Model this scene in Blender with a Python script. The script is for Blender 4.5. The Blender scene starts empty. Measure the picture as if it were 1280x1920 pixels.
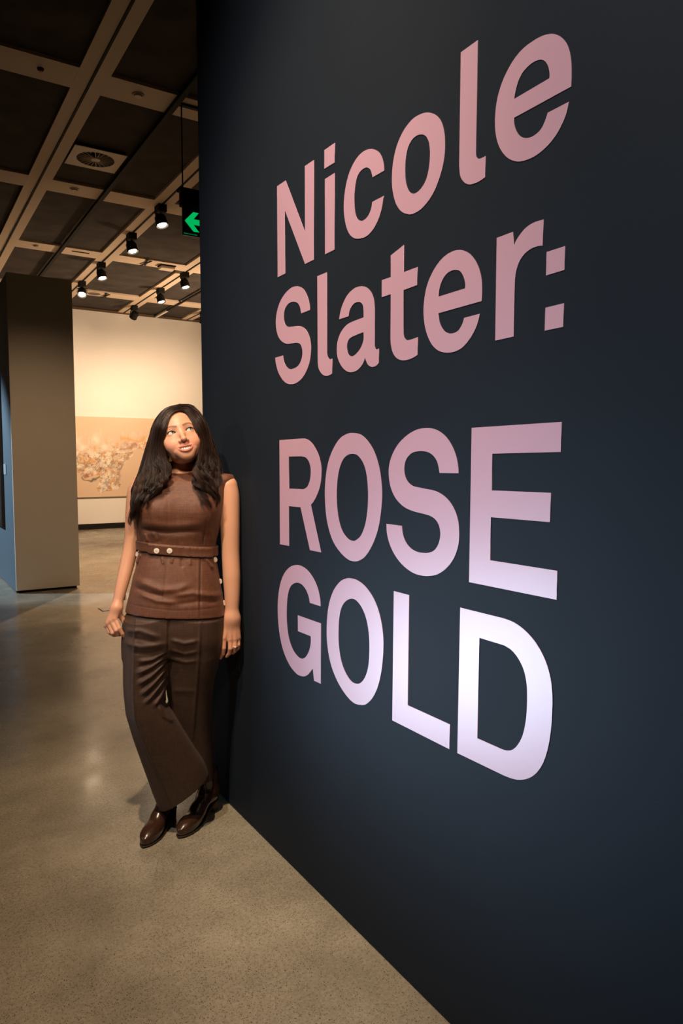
import bpy, bmesh, math, random
import numpy as np
from mathutils import Vector, Matrix

# ------------------------------------------------------------------ camera
F, YAW, PITCH, ROLL, H = 1338.555, 0.561994, -0.06615264, -0.0027834, 1.45
scene = bpy.context.scene
C = scene.collection

def cam_axes():
    cy, sy = math.cos(YAW), math.sin(YAW); cp, sp = math.cos(PITCH), math.sin(PITCH)
    f = np.array([sy*cp, cy*cp, sp]); r = np.array([cy, -sy, 0.0]); u = np.cross(r, f)
    r2 = r*math.cos(ROLL) + u*math.sin(ROLL); u2 = -r*math.sin(ROLL) + u*math.cos(ROLL)
    return np.array([r2, -u2, f])
CM = cam_axes(); CP = np.array([0, 0, H])
cd = bpy.data.cameras.new('camera'); cam = bpy.data.objects.new('camera', cd); C.objects.link(cam)
cd.sensor_fit = 'VERTICAL'; cd.sensor_height = 36.0; cd.lens = 36.0*F/1920.0
cd.clip_start = 0.05; cd.clip_end = 100
cam.matrix_world = Matrix(((CM[0][0], -CM[1][0], -CM[2][0], 0), (CM[0][1], -CM[1][1], -CM[2][1], 0),
                           (CM[0][2], -CM[1][2], -CM[2][2], H), (0, 0, 0, 1)))
scene.camera = cam

# ------------------------------------------------------------------ world, exposure, large lights
vs = scene.view_settings
vs.view_transform = 'Standard'; vs.look = 'None'; vs.gamma = 1.0; vs.use_curve_mapping = False
vs.exposure = 0.0
w = bpy.data.worlds.new('world'); scene.world = w; w.use_nodes = True
w.node_tree.nodes['Background'].inputs[0].default_value = (1.0, 0.85, 0.7, 1)
w.node_tree.nodes['Background'].inputs[1].default_value = 0.004

WARM = (1.0, 0.70, 0.46); NEUT = (1.0, 0.87, 0.76); COOL = (0.62, 0.8, 1.0)
def aim(o, target):
    d = Vector(target) - o.location
    o.rotation_euler = d.to_track_quat('-Z', 'Y').to_euler()
def spot(name, loc, target, watts, col, angle, blend=0.6, radius=0.05):
    l = bpy.data.lights.new(name, 'SPOT'); l.energy = watts; l.color = col
    l.spot_size = math.radians(angle); l.spot_blend = blend; l.shadow_soft_size = radius
    o = bpy.data.objects.new(name, l); C.objects.link(o); o.location = loc; aim(o, target); return o
def area(name, loc, target, watts, col, sx, sy, spread=180):
    l = bpy.data.lights.new(name, 'AREA'); l.energy = watts; l.color = col; l.shape = 'RECTANGLE'
    l.size = sx; l.size_y = sy; l.spread = math.radians(spread)
    o = bpy.data.objects.new(name, l); C.objects.link(o); o.location = loc; aim(o, target); return o
spot('gallery_wash_lamp', (2.6, 12.6, 4.7), (3.4, 16.7, 1.2), 720, WARM, 84, 0.9, 0.06)
spot('gallery_wash_lamp', (5.2, 12.6, 4.7), (5.6, 16.7, 1.2), 720, WARM, 84, 0.9, 0.06)
spot('gallery_floor_lamp', (4.0, 12.0, 4.7), (2.8, 10.0, 0.0), 1100, WARM, 80, 0.9, 0.06)
area('ceiling_fill', (7.0, 12.5, 2.2), (4.6, 14.0, 4.93), 110, WARM, 1.2, 0.4, 110)  # unseen fill added to brighten the far ceiling, no real fitting
spot('partition_fill', (0.9, 4.2, 4.7), (1.5, 8.7, 0.6), 330, (1.0, 0.66, 0.40), 46, 0.9, 0.06)  # warm fill added to lift the wall end, which bounce would light
spot('portrait_lamp', (0.10, 0.05, 3.05), (0.93, 2.69, 1.36), 240, (1.0, 0.72, 0.48), 27, 0.9, 0.14)
spot('key_lamp', (0.0, 1.4, 4.75), (0.98, 2.35, 0.9), 620, (1.0, 0.70, 0.45), 50, 1.0, 0.05)
spot('title_lamp', (-1.5, 0.7, 4.75), (1.17, 1.6, 2.1), 560, NEUT, 55, 0.9, 0.08)
spot('side_wall_lamp', (-2.4, 11.0, 4.6), (1.15, 9.7, 0.9), 1900, COOL, 34, 0.6, 0.05)
spot('cool_hall_lamp', (-3.0, 3.6, 2.8), (1.17, 2.55, 1.3), 70, COOL, 42, 0.9, 0.10)
area('letter_sheen_fill', (-0.35, 2.62, 0.43), (1.17, 1.2, 1.0), 4.6, COOL, 1.1, 0.62, 48)  # added cool fill out of view, placed for the sheen on the letters


# ------------------------------------------------------------------ pixel helpers (photo taken as 1280 x 1920)
def ray(px, py): return CM.T @ np.array([(px-640)/F, (py-960)/F, 1.0])
def onx(px, py, x): d = ray(px, py); return CP + d*(x/d[0])

# ------------------------------------------------------------------ materials
def mat(name, col=(0.5, 0.5, 0.5), rough=0.6, metal=0.0, spec=0.5, noise=0.0, nscale=8.0, bump=0.0, bscale=200.0, coat=0.0, sheen=0.0):
    m = bpy.data.materials.new(name); m.use_nodes = True
    nt = m.node_tree; b = nt.nodes['Principled BSDF']
    b.inputs['Base Color'].default_value = (*col, 1); b.inputs['Roughness'].default_value = rough
    b.inputs['Metallic'].default_value = metal; b.inputs['Specular IOR Level'].default_value = spec
    b.inputs['Coat Weight'].default_value = coat; b.inputs['Sheen Weight'].default_value = sheen
    tc = nt.nodes.new('ShaderNodeTexCoord')
    if noise > 0:
        n = nt.nodes.new('ShaderNodeTexNoise'); n.inputs['Scale'].default_value = nscale; n.inputs['Detail'].default_value = 5
        nt.links.new(tc.outputs['Object'], n.inputs['Vector'])
        r = nt.nodes.new('ShaderNodeMapRange'); r.inputs[1].default_value = 0.3; r.inputs[2].default_value = 0.7
        r.inputs[3].default_value = 1-noise; r.inputs[4].default_value = 1+noise
        nt.links.new(n.outputs[0], r.inputs[0])
        x = nt.nodes.new('ShaderNodeVectorMath'); x.operation = 'SCALE'; x.inputs[0].default_value = col
        nt.links.new(r.outputs[0], x.inputs['Scale']); nt.links.new(x.outputs[0], b.inputs['Base Color'])
    if bump > 0:
        n2 = nt.nodes.new('ShaderNodeTexNoise'); n2.inputs['Scale'].default_value = bscale; n2.inputs['Detail'].default_value = 3
        nt.links.new(tc.outputs['Object'], n2.inputs['Vector'])
        bp = nt.nodes.new('ShaderNodeBump'); bp.inputs['Strength'].default_value = bump; bp.inputs['Distance'].default_value = 0.002
        nt.links.new(n2.outputs[0], bp.inputs['Height']); nt.links.new(bp.outputs[0], b.inputs['Normal'])
    return m
def emit(name, col, strength):
    m = bpy.data.materials.new(name); m.use_nodes = True; nt = m.node_tree
    b = nt.nodes['Principled BSDF']; b.inputs['Base Color'].default_value = (*col, 1)
    b.inputs['Emission Color'].default_value = (*col, 1); b.inputs['Emission Strength'].default_value = strength
    return m

def floor_material():
    m = bpy.data.materials.new('polished_concrete'); m.use_nodes = True; nt = m.node_tree; N = nt.nodes; Lk = nt.links
    b = N['Principled BSDF']; tc = N.new('ShaderNodeTexCoord')
    def noise(s, d=5, r=0.55):
        n = N.new('ShaderNodeTexNoise'); n.inputs['Scale'].default_value = s; n.inputs['Detail'].default_value = d; n.inputs['Roughness'].default_value = r
        Lk.new(tc.outputs['Object'], n.inputs['Vector']); return n
    def ramp(src, stops):
        r = N.new('ShaderNodeValToRGB'); e = r.color_ramp.elements
        while len(e) < len(stops): e.new(0.5)
        for el, (p, c) in zip(e, stops): el.position = p; el.color = (*c, 1)
        Lk.new(src, r.inputs[0]); return r
    def mul(a, b_, f):
        x = N.new('ShaderNodeMix'); x.data_type = 'RGBA'; x.blend_type = 'MULTIPLY'
        if isinstance(f, float): x.inputs[0].default_value = f
        else: Lk.new(f, x.inputs[0])
        Lk.new(a, x.inputs[6]); 
        if isinstance(b_, tuple): x.inputs[7].default_value = (*b_, 1)
        else: Lk.new(b_, x.inputs[7])
        return x
    base = ramp(noise(1.6, 7, 0.62).outputs[0], [(0.32, (0.185, 0.168, 0.125)), (0.5, (0.285, 0.258, 0.195)), (0.68, (0.40, 0.362, 0.278))])
    fine = ramp(noise(90, 4, 0.7).outputs[0], [(0.3, (0.72, 0.72, 0.72)), (0.7, (1.12, 1.1, 1.06))])
    c1 = mul(base.outputs[0], fine.outputs[0], 1.0)
    # aggregate pits: small dark voids of two sizes, clustered
    def pits(scale, lo, hi, thr):
        v = N.new('ShaderNodeTexVoronoi'); v.inputs['Scale'].default_value = scale; v.inputs['Randomness'].default_value = 1.0
        Lk.new(tc.outputs['Object'], v.inputs['Vector'])
        d = ramp(v.outputs['Distance'], [(lo, (1, 1, 1)), (hi, (0, 0, 0))])
        sep = N.new('ShaderNodeSeparateColor'); Lk.new(v.outputs['Color'], sep.inputs[0])
        cl = noise(2.2, 3); ad = N.new('ShaderNodeMath'); ad.operation = 'MULTIPLY_ADD'; ad.inputs[1].default_value = 1.1; 
        Lk.new(cl.outputs[0], ad.inputs[0]); ad.inputs[2].default_value = -0.5
        sm = N.new('ShaderNodeMath'); sm.operation = 'ADD'; Lk.new(sep.outputs[0], sm.inputs[0]); Lk.new(ad.outputs[0], sm.inputs[1])
        gt = N.new('ShaderNodeMath'); gt.operation = 'GREATER_THAN'; gt.inputs[1].default_value = thr; Lk.new(sm.outputs[0], gt.inputs[0])
        mm = N.new('ShaderNodeMath'); mm.operation = 'MULTIPLY'; Lk.new(d.outputs[0], mm.inputs[0]); Lk.new(gt.outputs[0], mm.inputs[1]); return mm
    p1 = pits(210, 0.18, 0.38, 0.55); p2 = pits(85, 0.11, 0.20, 0.84)
    mx = N.new('ShaderNodeMath'); mx.operation = 'MAXIMUM'; Lk.new(p1.outputs[0], mx.inputs[0]); Lk.new(p2.outputs[0], mx.inputs[1])
    c2 = mul(c1.outputs[2], (0.22, 0.19, 0.16), mx.outputs[0])
    Lk.new(c2.outputs[2], b.inputs['Base Color'])
    rr = ramp(noise(2.0, 4).outputs[0], [(0.3, (0.14, 0.14, 0.14)), (0.7, (0.34, 0.34, 0.34))])
    Lk.new(rr.outputs[0], b.inputs['Roughness'])
    b.inputs['Specular IOR Level'].default_value = 0.5
    bp = N.new('ShaderNodeBump'); bp.inputs['Strength'].default_value = 0.25; bp.inputs['Distance'].default_value = 0.001; bp.invert = True
    Lk.new(mx.outputs[0], bp.inputs['Height']); Lk.new(bp.outputs[0], b.inputs['Normal'])
    return m

MT = {}
MT['floor'] = floor_material()
MT['navy'] = mat('navy_wall_paint', (0.0080, 0.0138, 0.0225), 0.72, spec=0.2, noise=0.06, nscale=3, bump=0.12, bscale=260)
MT['white'] = mat('warm_white_paint', (0.80, 0.76, 0.69), 0.75, noise=0.02, nscale=2, bump=0.05, bscale=150)
MT['offwhite'] = mat('partition_paint', (0.62, 0.56, 0.47), 0.75, noise=0.02, nscale=2)
MT['black'] = mat('matte_black', (0.010, 0.009, 0.008), 0.75, spec=0.2)
MT['gap'] = mat('shadow_gap_black', (0.006, 0.005, 0.005), 0.8)
MT['beam'] = mat('ceiling_beam_paint', (0.60, 0.47, 0.34), 0.7, noise=0.03, nscale=2)
MT['panel'] = mat('acoustic_panel', (0.034, 0.025, 0.018), 0.95, noise=0.45, nscale=3.0, bump=0.6, bscale=25)
MT['navy_side'] = mat('blue_grey_wall_paint', (0.115, 0.155, 0.180), 0.6)
MT['letter'] = mat('pink_satin_vinyl', (0.535, 0.322, 0.415), 0.41, metal=0.0, spec=1.0, bump=0.05, bscale=90)

# ------------------------------------------------------------------ mesh helpers
def link(name, me, m=None, parent=None, smooth=False):
    o = bpy.data.objects.new(name, me); C.objects.link(o)
    if m is not None: me.materials.append(m)
    if parent is not None: o.parent = parent
    if smooth:
        for p in me.polygons: p.use_smooth = True
    return o
def finish(name, bm, m=None, parent=None, smooth=False):
    bmesh.ops.recalc_face_normals(bm, faces=bm.faces)
    me = bpy.data.meshes.new(name); bm.to_mesh(me); bm.free()
    return link(name, me, m, parent, smooth)
def bx(bm, x0, x1, y0, y1, z0, z1, bev=0.0):
    r = bmesh.ops.create_cube(bm, size=1.0)
    for v in r['verts']:
        v.co = Vector((x0+(v.co.x+.5)*(x1-x0), y0+(v.co.y+.5)*(y1-y0), z0+(v.co.z+.5)*(z1-z0)))
    if bev > 0:
        es = list({e for v in r['verts'] for e in v.link_edges})
        bmesh.ops.bevel(bm, geom=es, offset=bev, segments=2, profile=0.5, affect='EDGES')
def cyl(bm, p, q, r0, r1=None, n=16, caps=True):
    p, q = Vector(p), Vector(q); d = q-p
    r = bmesh.ops.create_cone(bm, cap_ends=caps, segments=n, radius1=r0, radius2=r0 if r1 is None else r1, depth=d.length)
    M = Matrix.Translation((p+q)/2) @ d.to_track_quat('Z', 'Y').to_matrix().to_4x4()
    bmesh.ops.transform(bm, matrix=M, verts=r['verts'])
def tag(o, label=None, cat=None, group=None, kind=None):
    if label: o['label'] = label
    if cat: o['category'] = cat
    if group: o['group'] = group
    if kind: o['kind'] = kind
    return o
def empty(name, loc=(0, 0, 0), rz=0.0):
    o = bpy.data.objects.new(name, None); C.objects.link(o); o.location = loc; o.rotation_euler = (0, 0, rz); o.empty_display_size = 0.1
    return o
def boxobj(name, b, m, parent=None, bev=0.0):
    bm = bmesh.new(); bx(bm, *b, bev=bev); return finish(name, bm, m, parent)

# ------------------------------------------------------------------ the setting
XW = 1.1725                      # face of the dark title wall and of the next wall in line
ZC = 4.93                        # soffit of the ceiling beams
YB = 16.714                      # back wall
bm = bmesh.new(); bx(bm, -5, 9.5, -5, 17.2, -0.2, 0.0)
floor = tag(finish('floor', bm, MT['floor']), 'polished warm grey concrete floor with dark aggregate specks', 'floor', kind='structure')
wall = tag(boxobj('wall_right', (XW, XW+0.68, -4.5, 3.012, 0.004, 4.3), MT['navy'], bev=0.002),
           'tall dark navy title wall carrying the pink lettering', 'wall', kind='structure')
boxobj('plinth', (XW+0.012, XW+0.66, -4.49, 3.0, 0.0, 0.004), MT['gap'], wall)
part = empty('wall_left', (0, 0, 0))
tag(part, 'beige end of a thick freestanding wall with a blue side', 'wall', kind='structure')
XP = 1.155
boxobj('end_panel', (XP, XP+0.69, 8.75, 8.79, 0.03, 3.58), MT['offwhite'], part, bev=0.003)
boxobj('side_panel', (XP+0.0015, XP+0.04, 8.792, 14.5, 0.012, 3.575), MT['navy_side'] if 'navy_side' in MT else MT['navy'], part)
boxobj('core', (XP+0.04, XP+0.685, 8.79, 14.5, 0.03, 3.57), MT['offwhite'], part)
boxobj('plinth', (XP+0.02, XP+0.66, 8.775, 14.4, 0.0, 0.03), MT['gap'], part)
back = tag(boxobj('wall_back', (-5, 9.5, YB, YB+0.2, 0.0, ZC-0.03), MT['white']), 'warm white gallery wall behind the painting', 'wall', kind='structure')
boxobj('wall_top_strip', (-5, 9.5, YB-0.03, YB, ZC-0.03, ZC+0.02), mat('strip_brown', (0.12, 0.07, 0.04), 0.7), back)  # thin dark brown strip where the wall meets the ceiling
tag(boxobj('baseboard_back', (-5, 9.5, YB-0.02, YB-0.001, 0.0, 0.125), MT['black']), 'black skirting along the gallery wall', 'skirting', kind='structure')
tag(boxobj('wall_side', (-5.2, -5, -5, 17, 0, ZC), MT['navy']), 'dark side wall of the hall', 'wall', kind='structure')
tag(boxobj('wall_front', (-5, 9.5, -5.2, -5, 0, ZC), MT['navy']), 'dark wall closing the hall', 'wall', kind='structure')
tag(boxobj('wall_far', (9.5, 9.7, -5, 17, 0, ZC), MT['white']), 'white end wall of the gallery', 'wall', kind='structure')

# ceiling: slab, beams, panels
ceil = tag(boxobj('ceiling', (-5, 9.5, -5, 17.2, 5.06, 5.15), MT['panel']), 'dark coffered ceiling with tan beams', 'ceiling', kind='structure')
MX = [(c-0.135, c+0.135) for c in (-4.33, -2.83, -1.33, 0.17, 1.668, 3.2, 4.638, 6.14, 7.6, 9.1)]
CY = [(-1.48, -1.09), (1.25, 1.64), (3.98, 4.37), (6.72, 7.11), (9.46, 9.85), (12.21, 12.6), (14.98, 15.35)]
for (a, b) in MX:
    bm = bmesh.new()
    bx(bm, a, (a+b)/2-0.011, -5, YB-0.031, ZC-0.001, 5.06); bx(bm, (a+b)/2+0.011, b, -5, YB-0.031, ZC-0.001, 5.06)
    bx(bm, (a+b)/2-0.011, (a+b)/2+0.011, -5, YB-0.031, ZC+0.03, 5.06)
    bo = finish('beam', bm, MT['beam'], ceil)
    bm = bmesh.new(); bx(bm, (a+b)/2-0.0105, (a+b)/2+0.0105, -5, YB-0.04, ZC-0.012, ZC+0.029)
    finish('track_slot', bm, MT['black'], bo)
for (a, b) in CY:
    boxobj('cross_beam', (-5, 9.5, a, b, ZC, 5.06), MT['beam'], ceil)
pm = {}
for i in range(len(MX)-1):
    x0, x1 = MX[i][1]+0.004, MX[i+1][0]-0.004
    ys = [-5.0] + [v for c in CY for v in c] + [YB]
    for j in range(0, len(ys), 2):
        y0, y1 = ys[j]+0.004, ys[j+1]-0.004
        boxobj('ceiling_panel', (x0, x1, y0, y1, ZC+0.03, 5.055), MT['panel'], ceil)

# ------------------------------------------------------------------ lettering on the title wall
def spline(pts, seg=5):
    n = len(pts); P = [np.array(p[:2], float) for p in pts]; cr = [len(p) > 2 for p in pts]; out = []
    for i in range(n):
        j = (i+1) % n; p1, p2 = P[i], P[j]
        if cr[i] and cr[j]: out.append(p1); continue
        p0 = P[i-1] if not cr[i] else p1-(P[(j+1) % n]-p1)*0.0 - (p2-p1)*0.6
        p3 = P[(j+1) % n] if not cr[j] else p2+(p2-p1)*0.6
        k = seg
        for s in range(k):
            t = s/k
            out.append(0.5*((2*p1)+(-p0+p2)*t+(2*p0-5*p1+4*p2-p3)*t*t+(-p0+3*p1-3*p2+p3)*t**3))
    return out
def cc(*p): return [(a, b, 1) for a, b in p]
V1 = (510, 260, 5.818); V2 = (720, 60, 5.333); V3 = (910, 50, 7.111); V4 = (505, 490, 5.818); V5 = (705, 440, 5.818)
V6 = (910, 400, 7.529); V7 = (510, 790, 5.818); V8 = (710, 780, 6.194); V9 = (860, 760, 5.055); V10 = (510, 1050, 5.818)
V11 = (720, 1090, 5.818); V12 = (840, 1120, 5.333)
GL = [
 ('N', V1, [cc((57,520),(150,457),(362,1018),(360,300),(458,233),(460,1320),(362,1367),(143,785),(149,1470),(64,1512))], []),
 ('i', V1, [cc((573,126),(686,47),(686,260),(573,330)), cc((579,442),(684,375),(685,1210),(581,1262))], []),
 ('c', V1, [[(1226,350,1),(1220,280),(1200,205),(1160,142),(1085,112),(1000,140),(920,222),(850,360),(805,530),(785,720),(795,880),(830,1010),(880,1075),(940,1092),(1020,1072),(1090,1010),(1150,910),(1195,780),(1222,624,1),(1095,692,1),(1085,760),(1055,835),(1010,885),(970,897),(930,870),(908,800),(900,690),(905,570),(925,440),(960,365),(1010,322),(1050,318),(1080,350),(1100,422,1)]], []),
 ('o', V2, [[(440,806),(520,832),(575,900),(605,1010),(612,1150),(600,1290),(560,1450),(490,1620),(390,1755),(300,1815),(240,1822),(170,1790),(115,1700),(85,1560),(82,1430),(95,1290),(130,1140),(190,1000),(270,890),(350,830)]],
   [[(385,1026),(425,1048),(452,1110),(462,1220),(452,1350),(425,1470),(380,1555),(330,1605),(290,1617),(250,1590),(222,1510),(214,1400),(220,1270),(245,1150),(290,1070),(340,1033)]]),
 ('l', V2, [[(770,205,1),(938,83,1),(921,1200,1),(925,1245),(945,1268),(980,1260),(1016,1240,1),(1014,1452,1),(960,1490),(905,1515),(850,1525),(800,1500),(765,1440),(754,1340,1)]], []),
 ('e', V3, [[(1148,800,1),(1153,650),(1150,500),(1130,350),(1085,225),(1010,140),(930,103),(840,103),(740,135),(620,205),(500,300),(390,430),(290,600),(210,790),(155,1000),(132,1230),(140,1420),(175,1570),(240,1690),(330,1770),(440,1800),(560,1775),(690,1710),(830,1590),(950,1440),(1040,1270),(1090,1130),(1116,1003,1),(833,1150,1),(805,1240),(755,1350),(690,1425),(610,1475),(530,1486),(460,1455),(415,1390),(390,1310),(385,1218,1)]],
   [[(388,965,1),(410,840),(450,710),(510,600),(590,515),(670,462),(740,443),(800,465),(840,530),(858,620),(856,690,1)]]),
 ('S', V4, [[(445,532,1),(440,470),(420,390),(380,310),(330,277),(290,273),(240,290),(180,345),(125,430),(90,530),(73,640),(78,740),(100,820),(135,870),(190,900),(250,895),(300,888),(340,905),(360,960),(362,1020),(345,1090),(310,1145),(260,1172),(220,1175),(185,1145),(160,1090),(150,1028,1),(65,1052,1),(75,1120),(100,1210),(145,1290),(190,1330),(235,1341),(290,1330),(350,1285),(400,1210),(440,1100),(455,980),(452,890),(430,800),(390,735),(330,705),(270,710),(210,715),(180,695),(163,650),(160,590),(170,530),(195,480),(230,450),(270,442),(310,455),(335,495),(350,568,1)]], []),
 ('l', V4, [[(525,163,1),(628,120,1),(630,1000,1),(638,1040),(660,1068),(687,1062,1),(687,1225,1),(650,1245),(615,1250),(575,1228),(540,1170),(530,1090,1)]], []),
 ('a', V4, [[(763,633,1),(780,540),(810,450),(860,360),(930,295),(1000,273),(1060,285),(1110,335),(1140,410),(1152,510,1),(1150,920,1),(1160,955),(1175,960),(1195,952,1),(1197,1108,1),(1165,1140),(1120,1152),(1080,1130),(1055,1080),(1047,1050,1),(1020,1120),(970,1180),(920,1205),(870,1208),(820,1180),(775,1120),(745,1040),(738,950),(750,860),(785,770),(840,700),(900,662),(1030,612,1),(1030,540),(1022,480),(1000,450),(970,445),(930,458),(895,500),(875,550),(866,600,1)]],
   [[(1030,772,1),(1030,850),(1010,920),(975,980),(930,1025),(895,1036),(865,1015),(850,960),(850,910),(865,860),(895,830),(940,808)]]),
 ('t', V5, [[(163,227,1),(305,113,1),(303,410,1),(453,354,1),(452,550,1),(303,605,1),(302,1080,1),(312,1125),(340,1150),(390,1142),(457,1118,1),(456,1312,1),(400,1345),(340,1367),(280,1370),(225,1345),(185,1285),(165,1200),(160,1120,1),(163,650,1),(65,683,1),(65,497,1),(163,463,1)]], []),
 ('e', V5, [[(1155,725,1),(1160,620),(1155,500),(1135,400),(1095,300),(1030,215),(960,175),(900,168),(830,185),(740,245),(660,340),(590,470),(545,610),(522,780),(525,920),(550,1060),(600,1180),(660,1250),(720,1280),(790,1287),(870,1272),(950,1225),(1030,1130),(1090,1020),(1120,930),(1134,863,1),(963,908,1),(945,970),(905,1040),(860,1070),(810,1078),(760,1062),(720,1015),(695,950),(682,858,1)]],
   [[(684,677,1),(695,590),(720,510),(765,435),(820,395),(870,385),(920,400),(955,455),(975,530),(974,586,1)]]),
 ('r', V6, [[(163,348,1),(390,263,1),(405,462,1),(440,380),(500,290),(580,200),(690,130),(823,88,1),(812,457,1),(740,465),(650,500),(570,560),(500,650),(450,770),(425,900),(418,1000,1),(403,1740,1),(142,1797,1)]], []),
 ('colon', V6, [cc((868,547),(1126,463),(1120,800),(860,877)), cc((850,1333),(1110,1270),(1103,1603),(840,1657))], []),
 ('R', V7, [[(83,205,1),(310,188,1),(360,188),(410,212),(460,270),(510,370),(538,490),(540,600),(525,710),(490,810),(455,875),(427,910,1),(540,1430,1),(416,1405,1),(313,937,1),(187,925,1),(190,1360,1),(89,1340,1)]],
   [[(186,385,1),(320,382,1),(370,395),(405,440),(423,510),(423,590),(410,660),(385,715),(345,741,1),(186,733,1)]]),
 ('O', V7, [[(885,127),(970,145),(1050,220),(1120,340),(1175,520),(1202,750),(1195,950),(1165,1150),(1110,1320),(1030,1460),(960,1515),(900,1527),(830,1505),(740,1420),(660,1290),(605,1100),(582,890),(582,680),(610,470),(665,310),(740,190),(820,137)]],
   [[(878,354),(940,375),(1000,460),(1035,590),(1050,770),(1045,950),(1020,1120),(975,1240),(920,1295),(880,1303),(830,1280),(770,1200),(730,1070),(710,900),(710,720),(730,550),(770,430),(820,372)]]),
 ('S', V8, [[(930,665,1),(925,590),(905,480),(860,360),(790,250),(700,175),(610,143),(520,142),(430,165),(330,225),(230,325),(160,450),(125,570),(120,690),(140,820),(190,940),(260,1025),(330,1075),(420,1110),(520,1135),(600,1160),(660,1200),(700,1265),(718,1350),(712,1430),(685,1510),(640,1565),(580,1588),(520,1590),(450,1578),(380,1540),(320,1470),(285,1380),(270,1275,1),(92,1252,1),(100,1370),(135,1500),(200,1630),(290,1740),(400,1820),(500,1852),(590,1857),(690,1835),(790,1765),(870,1660),(920,1530),(937,1400),(930,1250),(900,1130),(850,1030),(790,955),(720,900),(640,865),(550,847),(450,826),(400,813),(350,775),(315,715),(300,640),(305,560),(330,490),(380,435),(440,412),(510,408),(580,422),(640,465),(685,540),(710,662,1)]], []),
 ('E', V9, [cc((125,213),(977,157),(970,442),(321,458),(314,806),(875,829),(867,1107),(307,1060),(299,1468),(935,1568),(930,1843),(100,1675))], []),
 ('G', V10, [[(533,505,1),(525,420),(500,310),(455,205),(390,115),(320,65),(260,55),(200,75),(140,140),(95,250),(70,400),(65,560),(75,730),(100,890),(140,1030),(200,1155),(270,1240),(320,1265),(360,1267),(400,1245),(435,1200),(447,1183,1),(460,1315,1),(535,1350,1),(534,692,1),(283,603,1),(285,775,1),(425,832,1),(425,900),(410,980),(375,1050),(330,1077),(280,1050),(225,970),(185,850),(165,700),(162,560),(170,420),(190,320),(225,265),(275,247),(325,265),(370,320),(400,390),(415,467,1)]], []),
 ('O', V10, [[(850,198),(930,220),(1020,290),(1110,420),(1175,590),(1210,780),(1217,960),(1200,1180),(1160,1370),(1100,1500),(1030,1570),(970,1580),(890,1555),(800,1460),(710,1310),(640,1120),(603,900),(600,700),(620,500),(670,340),(740,240),(800,205)]],
   [[(865,421),(920,440),(980,515),(1030,640),(1058,800),(1065,960),(1055,1140),(1025,1260),(980,1330),(930,1350),(870,1325),(810,1240),(760,1110),(733,950),(728,800),(735,640),(760,520),(805,450)]]),
 ('L', V11, [cc((109,106),(275,150),(260,1350),(720,1560),(715,1830),(92,1515))], []),
 ('D', V12, [[(124,102,1),(560,210,1),(660,250),(770,330),(880,455),(970,620),(1025,800),(1045,980),(1043,1150),(1030,1330),(1000,1510),(950,1660),(880,1760),(800,1810),(715,1823),(640,1810),(560,1780,1),(95,1556,1)]],
   [[(316,404,1),(565,480,1),(640,530),(710,620),(760,730),(787,860),(793,980),(788,1150),(770,1290),(740,1400),(690,1485),(640,1525),(590,1532),(540,1518,1),(294,1408,1)]]),
]
title = empty('wall_title', (XW, 2.0, 0.9))
tag(title, 'large pink vinyl title lettering on the dark navy wall', 'lettering')
GL2 = []
for g_ in GL:
    if g_[0] == 'colon': GL2 += [('dot', g_[1], [g_[2][0]], []), ('dot', g_[1], [g_[2][1]], [])]
    else: GL2.append(g_)
for ch, (ox, oy, sc), outs, holes in GL2:
    cu = bpy.data.curves.new('letter', 'CURVE'); cu.dimensions = '2D'; cu.fill_mode = 'BOTH'
    for loop in outs+holes:
        pts = [onx(ox+x/sc, oy+y/sc, XW) for x, y in spline(loop)]
        s = cu.splines.new('POLY'); s.points.add(len(pts)-1); s.use_cyclic_u = True
        for p, q in zip(s.points, pts): p.co = (-q[1], q[2], 0, 1)
    cu.extrude = 0.0006
    tmp = bpy.data.objects.new('tmp', cu); me = bpy.data.meshes.new_from_object(tmp); bpy.data.objects.remove(tmp)
    # curve plane (u=-y, v=z, n) -> world: u along -y, v along z, n along -x
    me.transform(Matrix(((0, 0, -1, XW-0.0008), (-1, 0, 0, 0), (0, 1, 0, 0), (0, 0, 0, 1))))
    me.transform(Matrix.Translation(-title.location))
    o = link('letter', me, MT['letter'], title)
    o['label'] = ('square pink dot of the colon' if ch == 'dot' else 'pink letter ' + ch)

# ------------------------------------------------------------------ ceiling fittings
def disc_obj(name, c, r, h, m, parent=None, n=32):
    bm = bmesh.new(); cyl(bm, (c[0], c[1], c[2]), (c[0], c[1], c[2]-h), r, r*.86, n); return finish(name, bm, m, parent, False)
MT['steel'] = mat('painted_steel', (.46, .36, .26), .5)
MT['lens'] = emit('lamp_lens', (1.0, .82, .58), 40.0)
pipe = boxobj('cable_tray', (2.415, 2.47, 3.4, 15.3, ZC-.045, ZC-.003), MT['black'], bev=.004)
tag(pipe, 'long black cable tray under the ceiling panels, running past the round air vent', 'cable tray')
pipe2 = boxobj('cable_tray', (5.365, 5.405, 9.0, 15.87, ZC-.03, ZC-.003), MT['black'], bev=.003)
tag(pipe2, 'thin black cable tray above the gallery wall, ending in a white sleeve', 'cable tray')
boxobj('sleeve', (5.362, 5.408, 15.871, YB-.04, ZC-.034, ZC-.003), MT['white'], pipe2)
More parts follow.
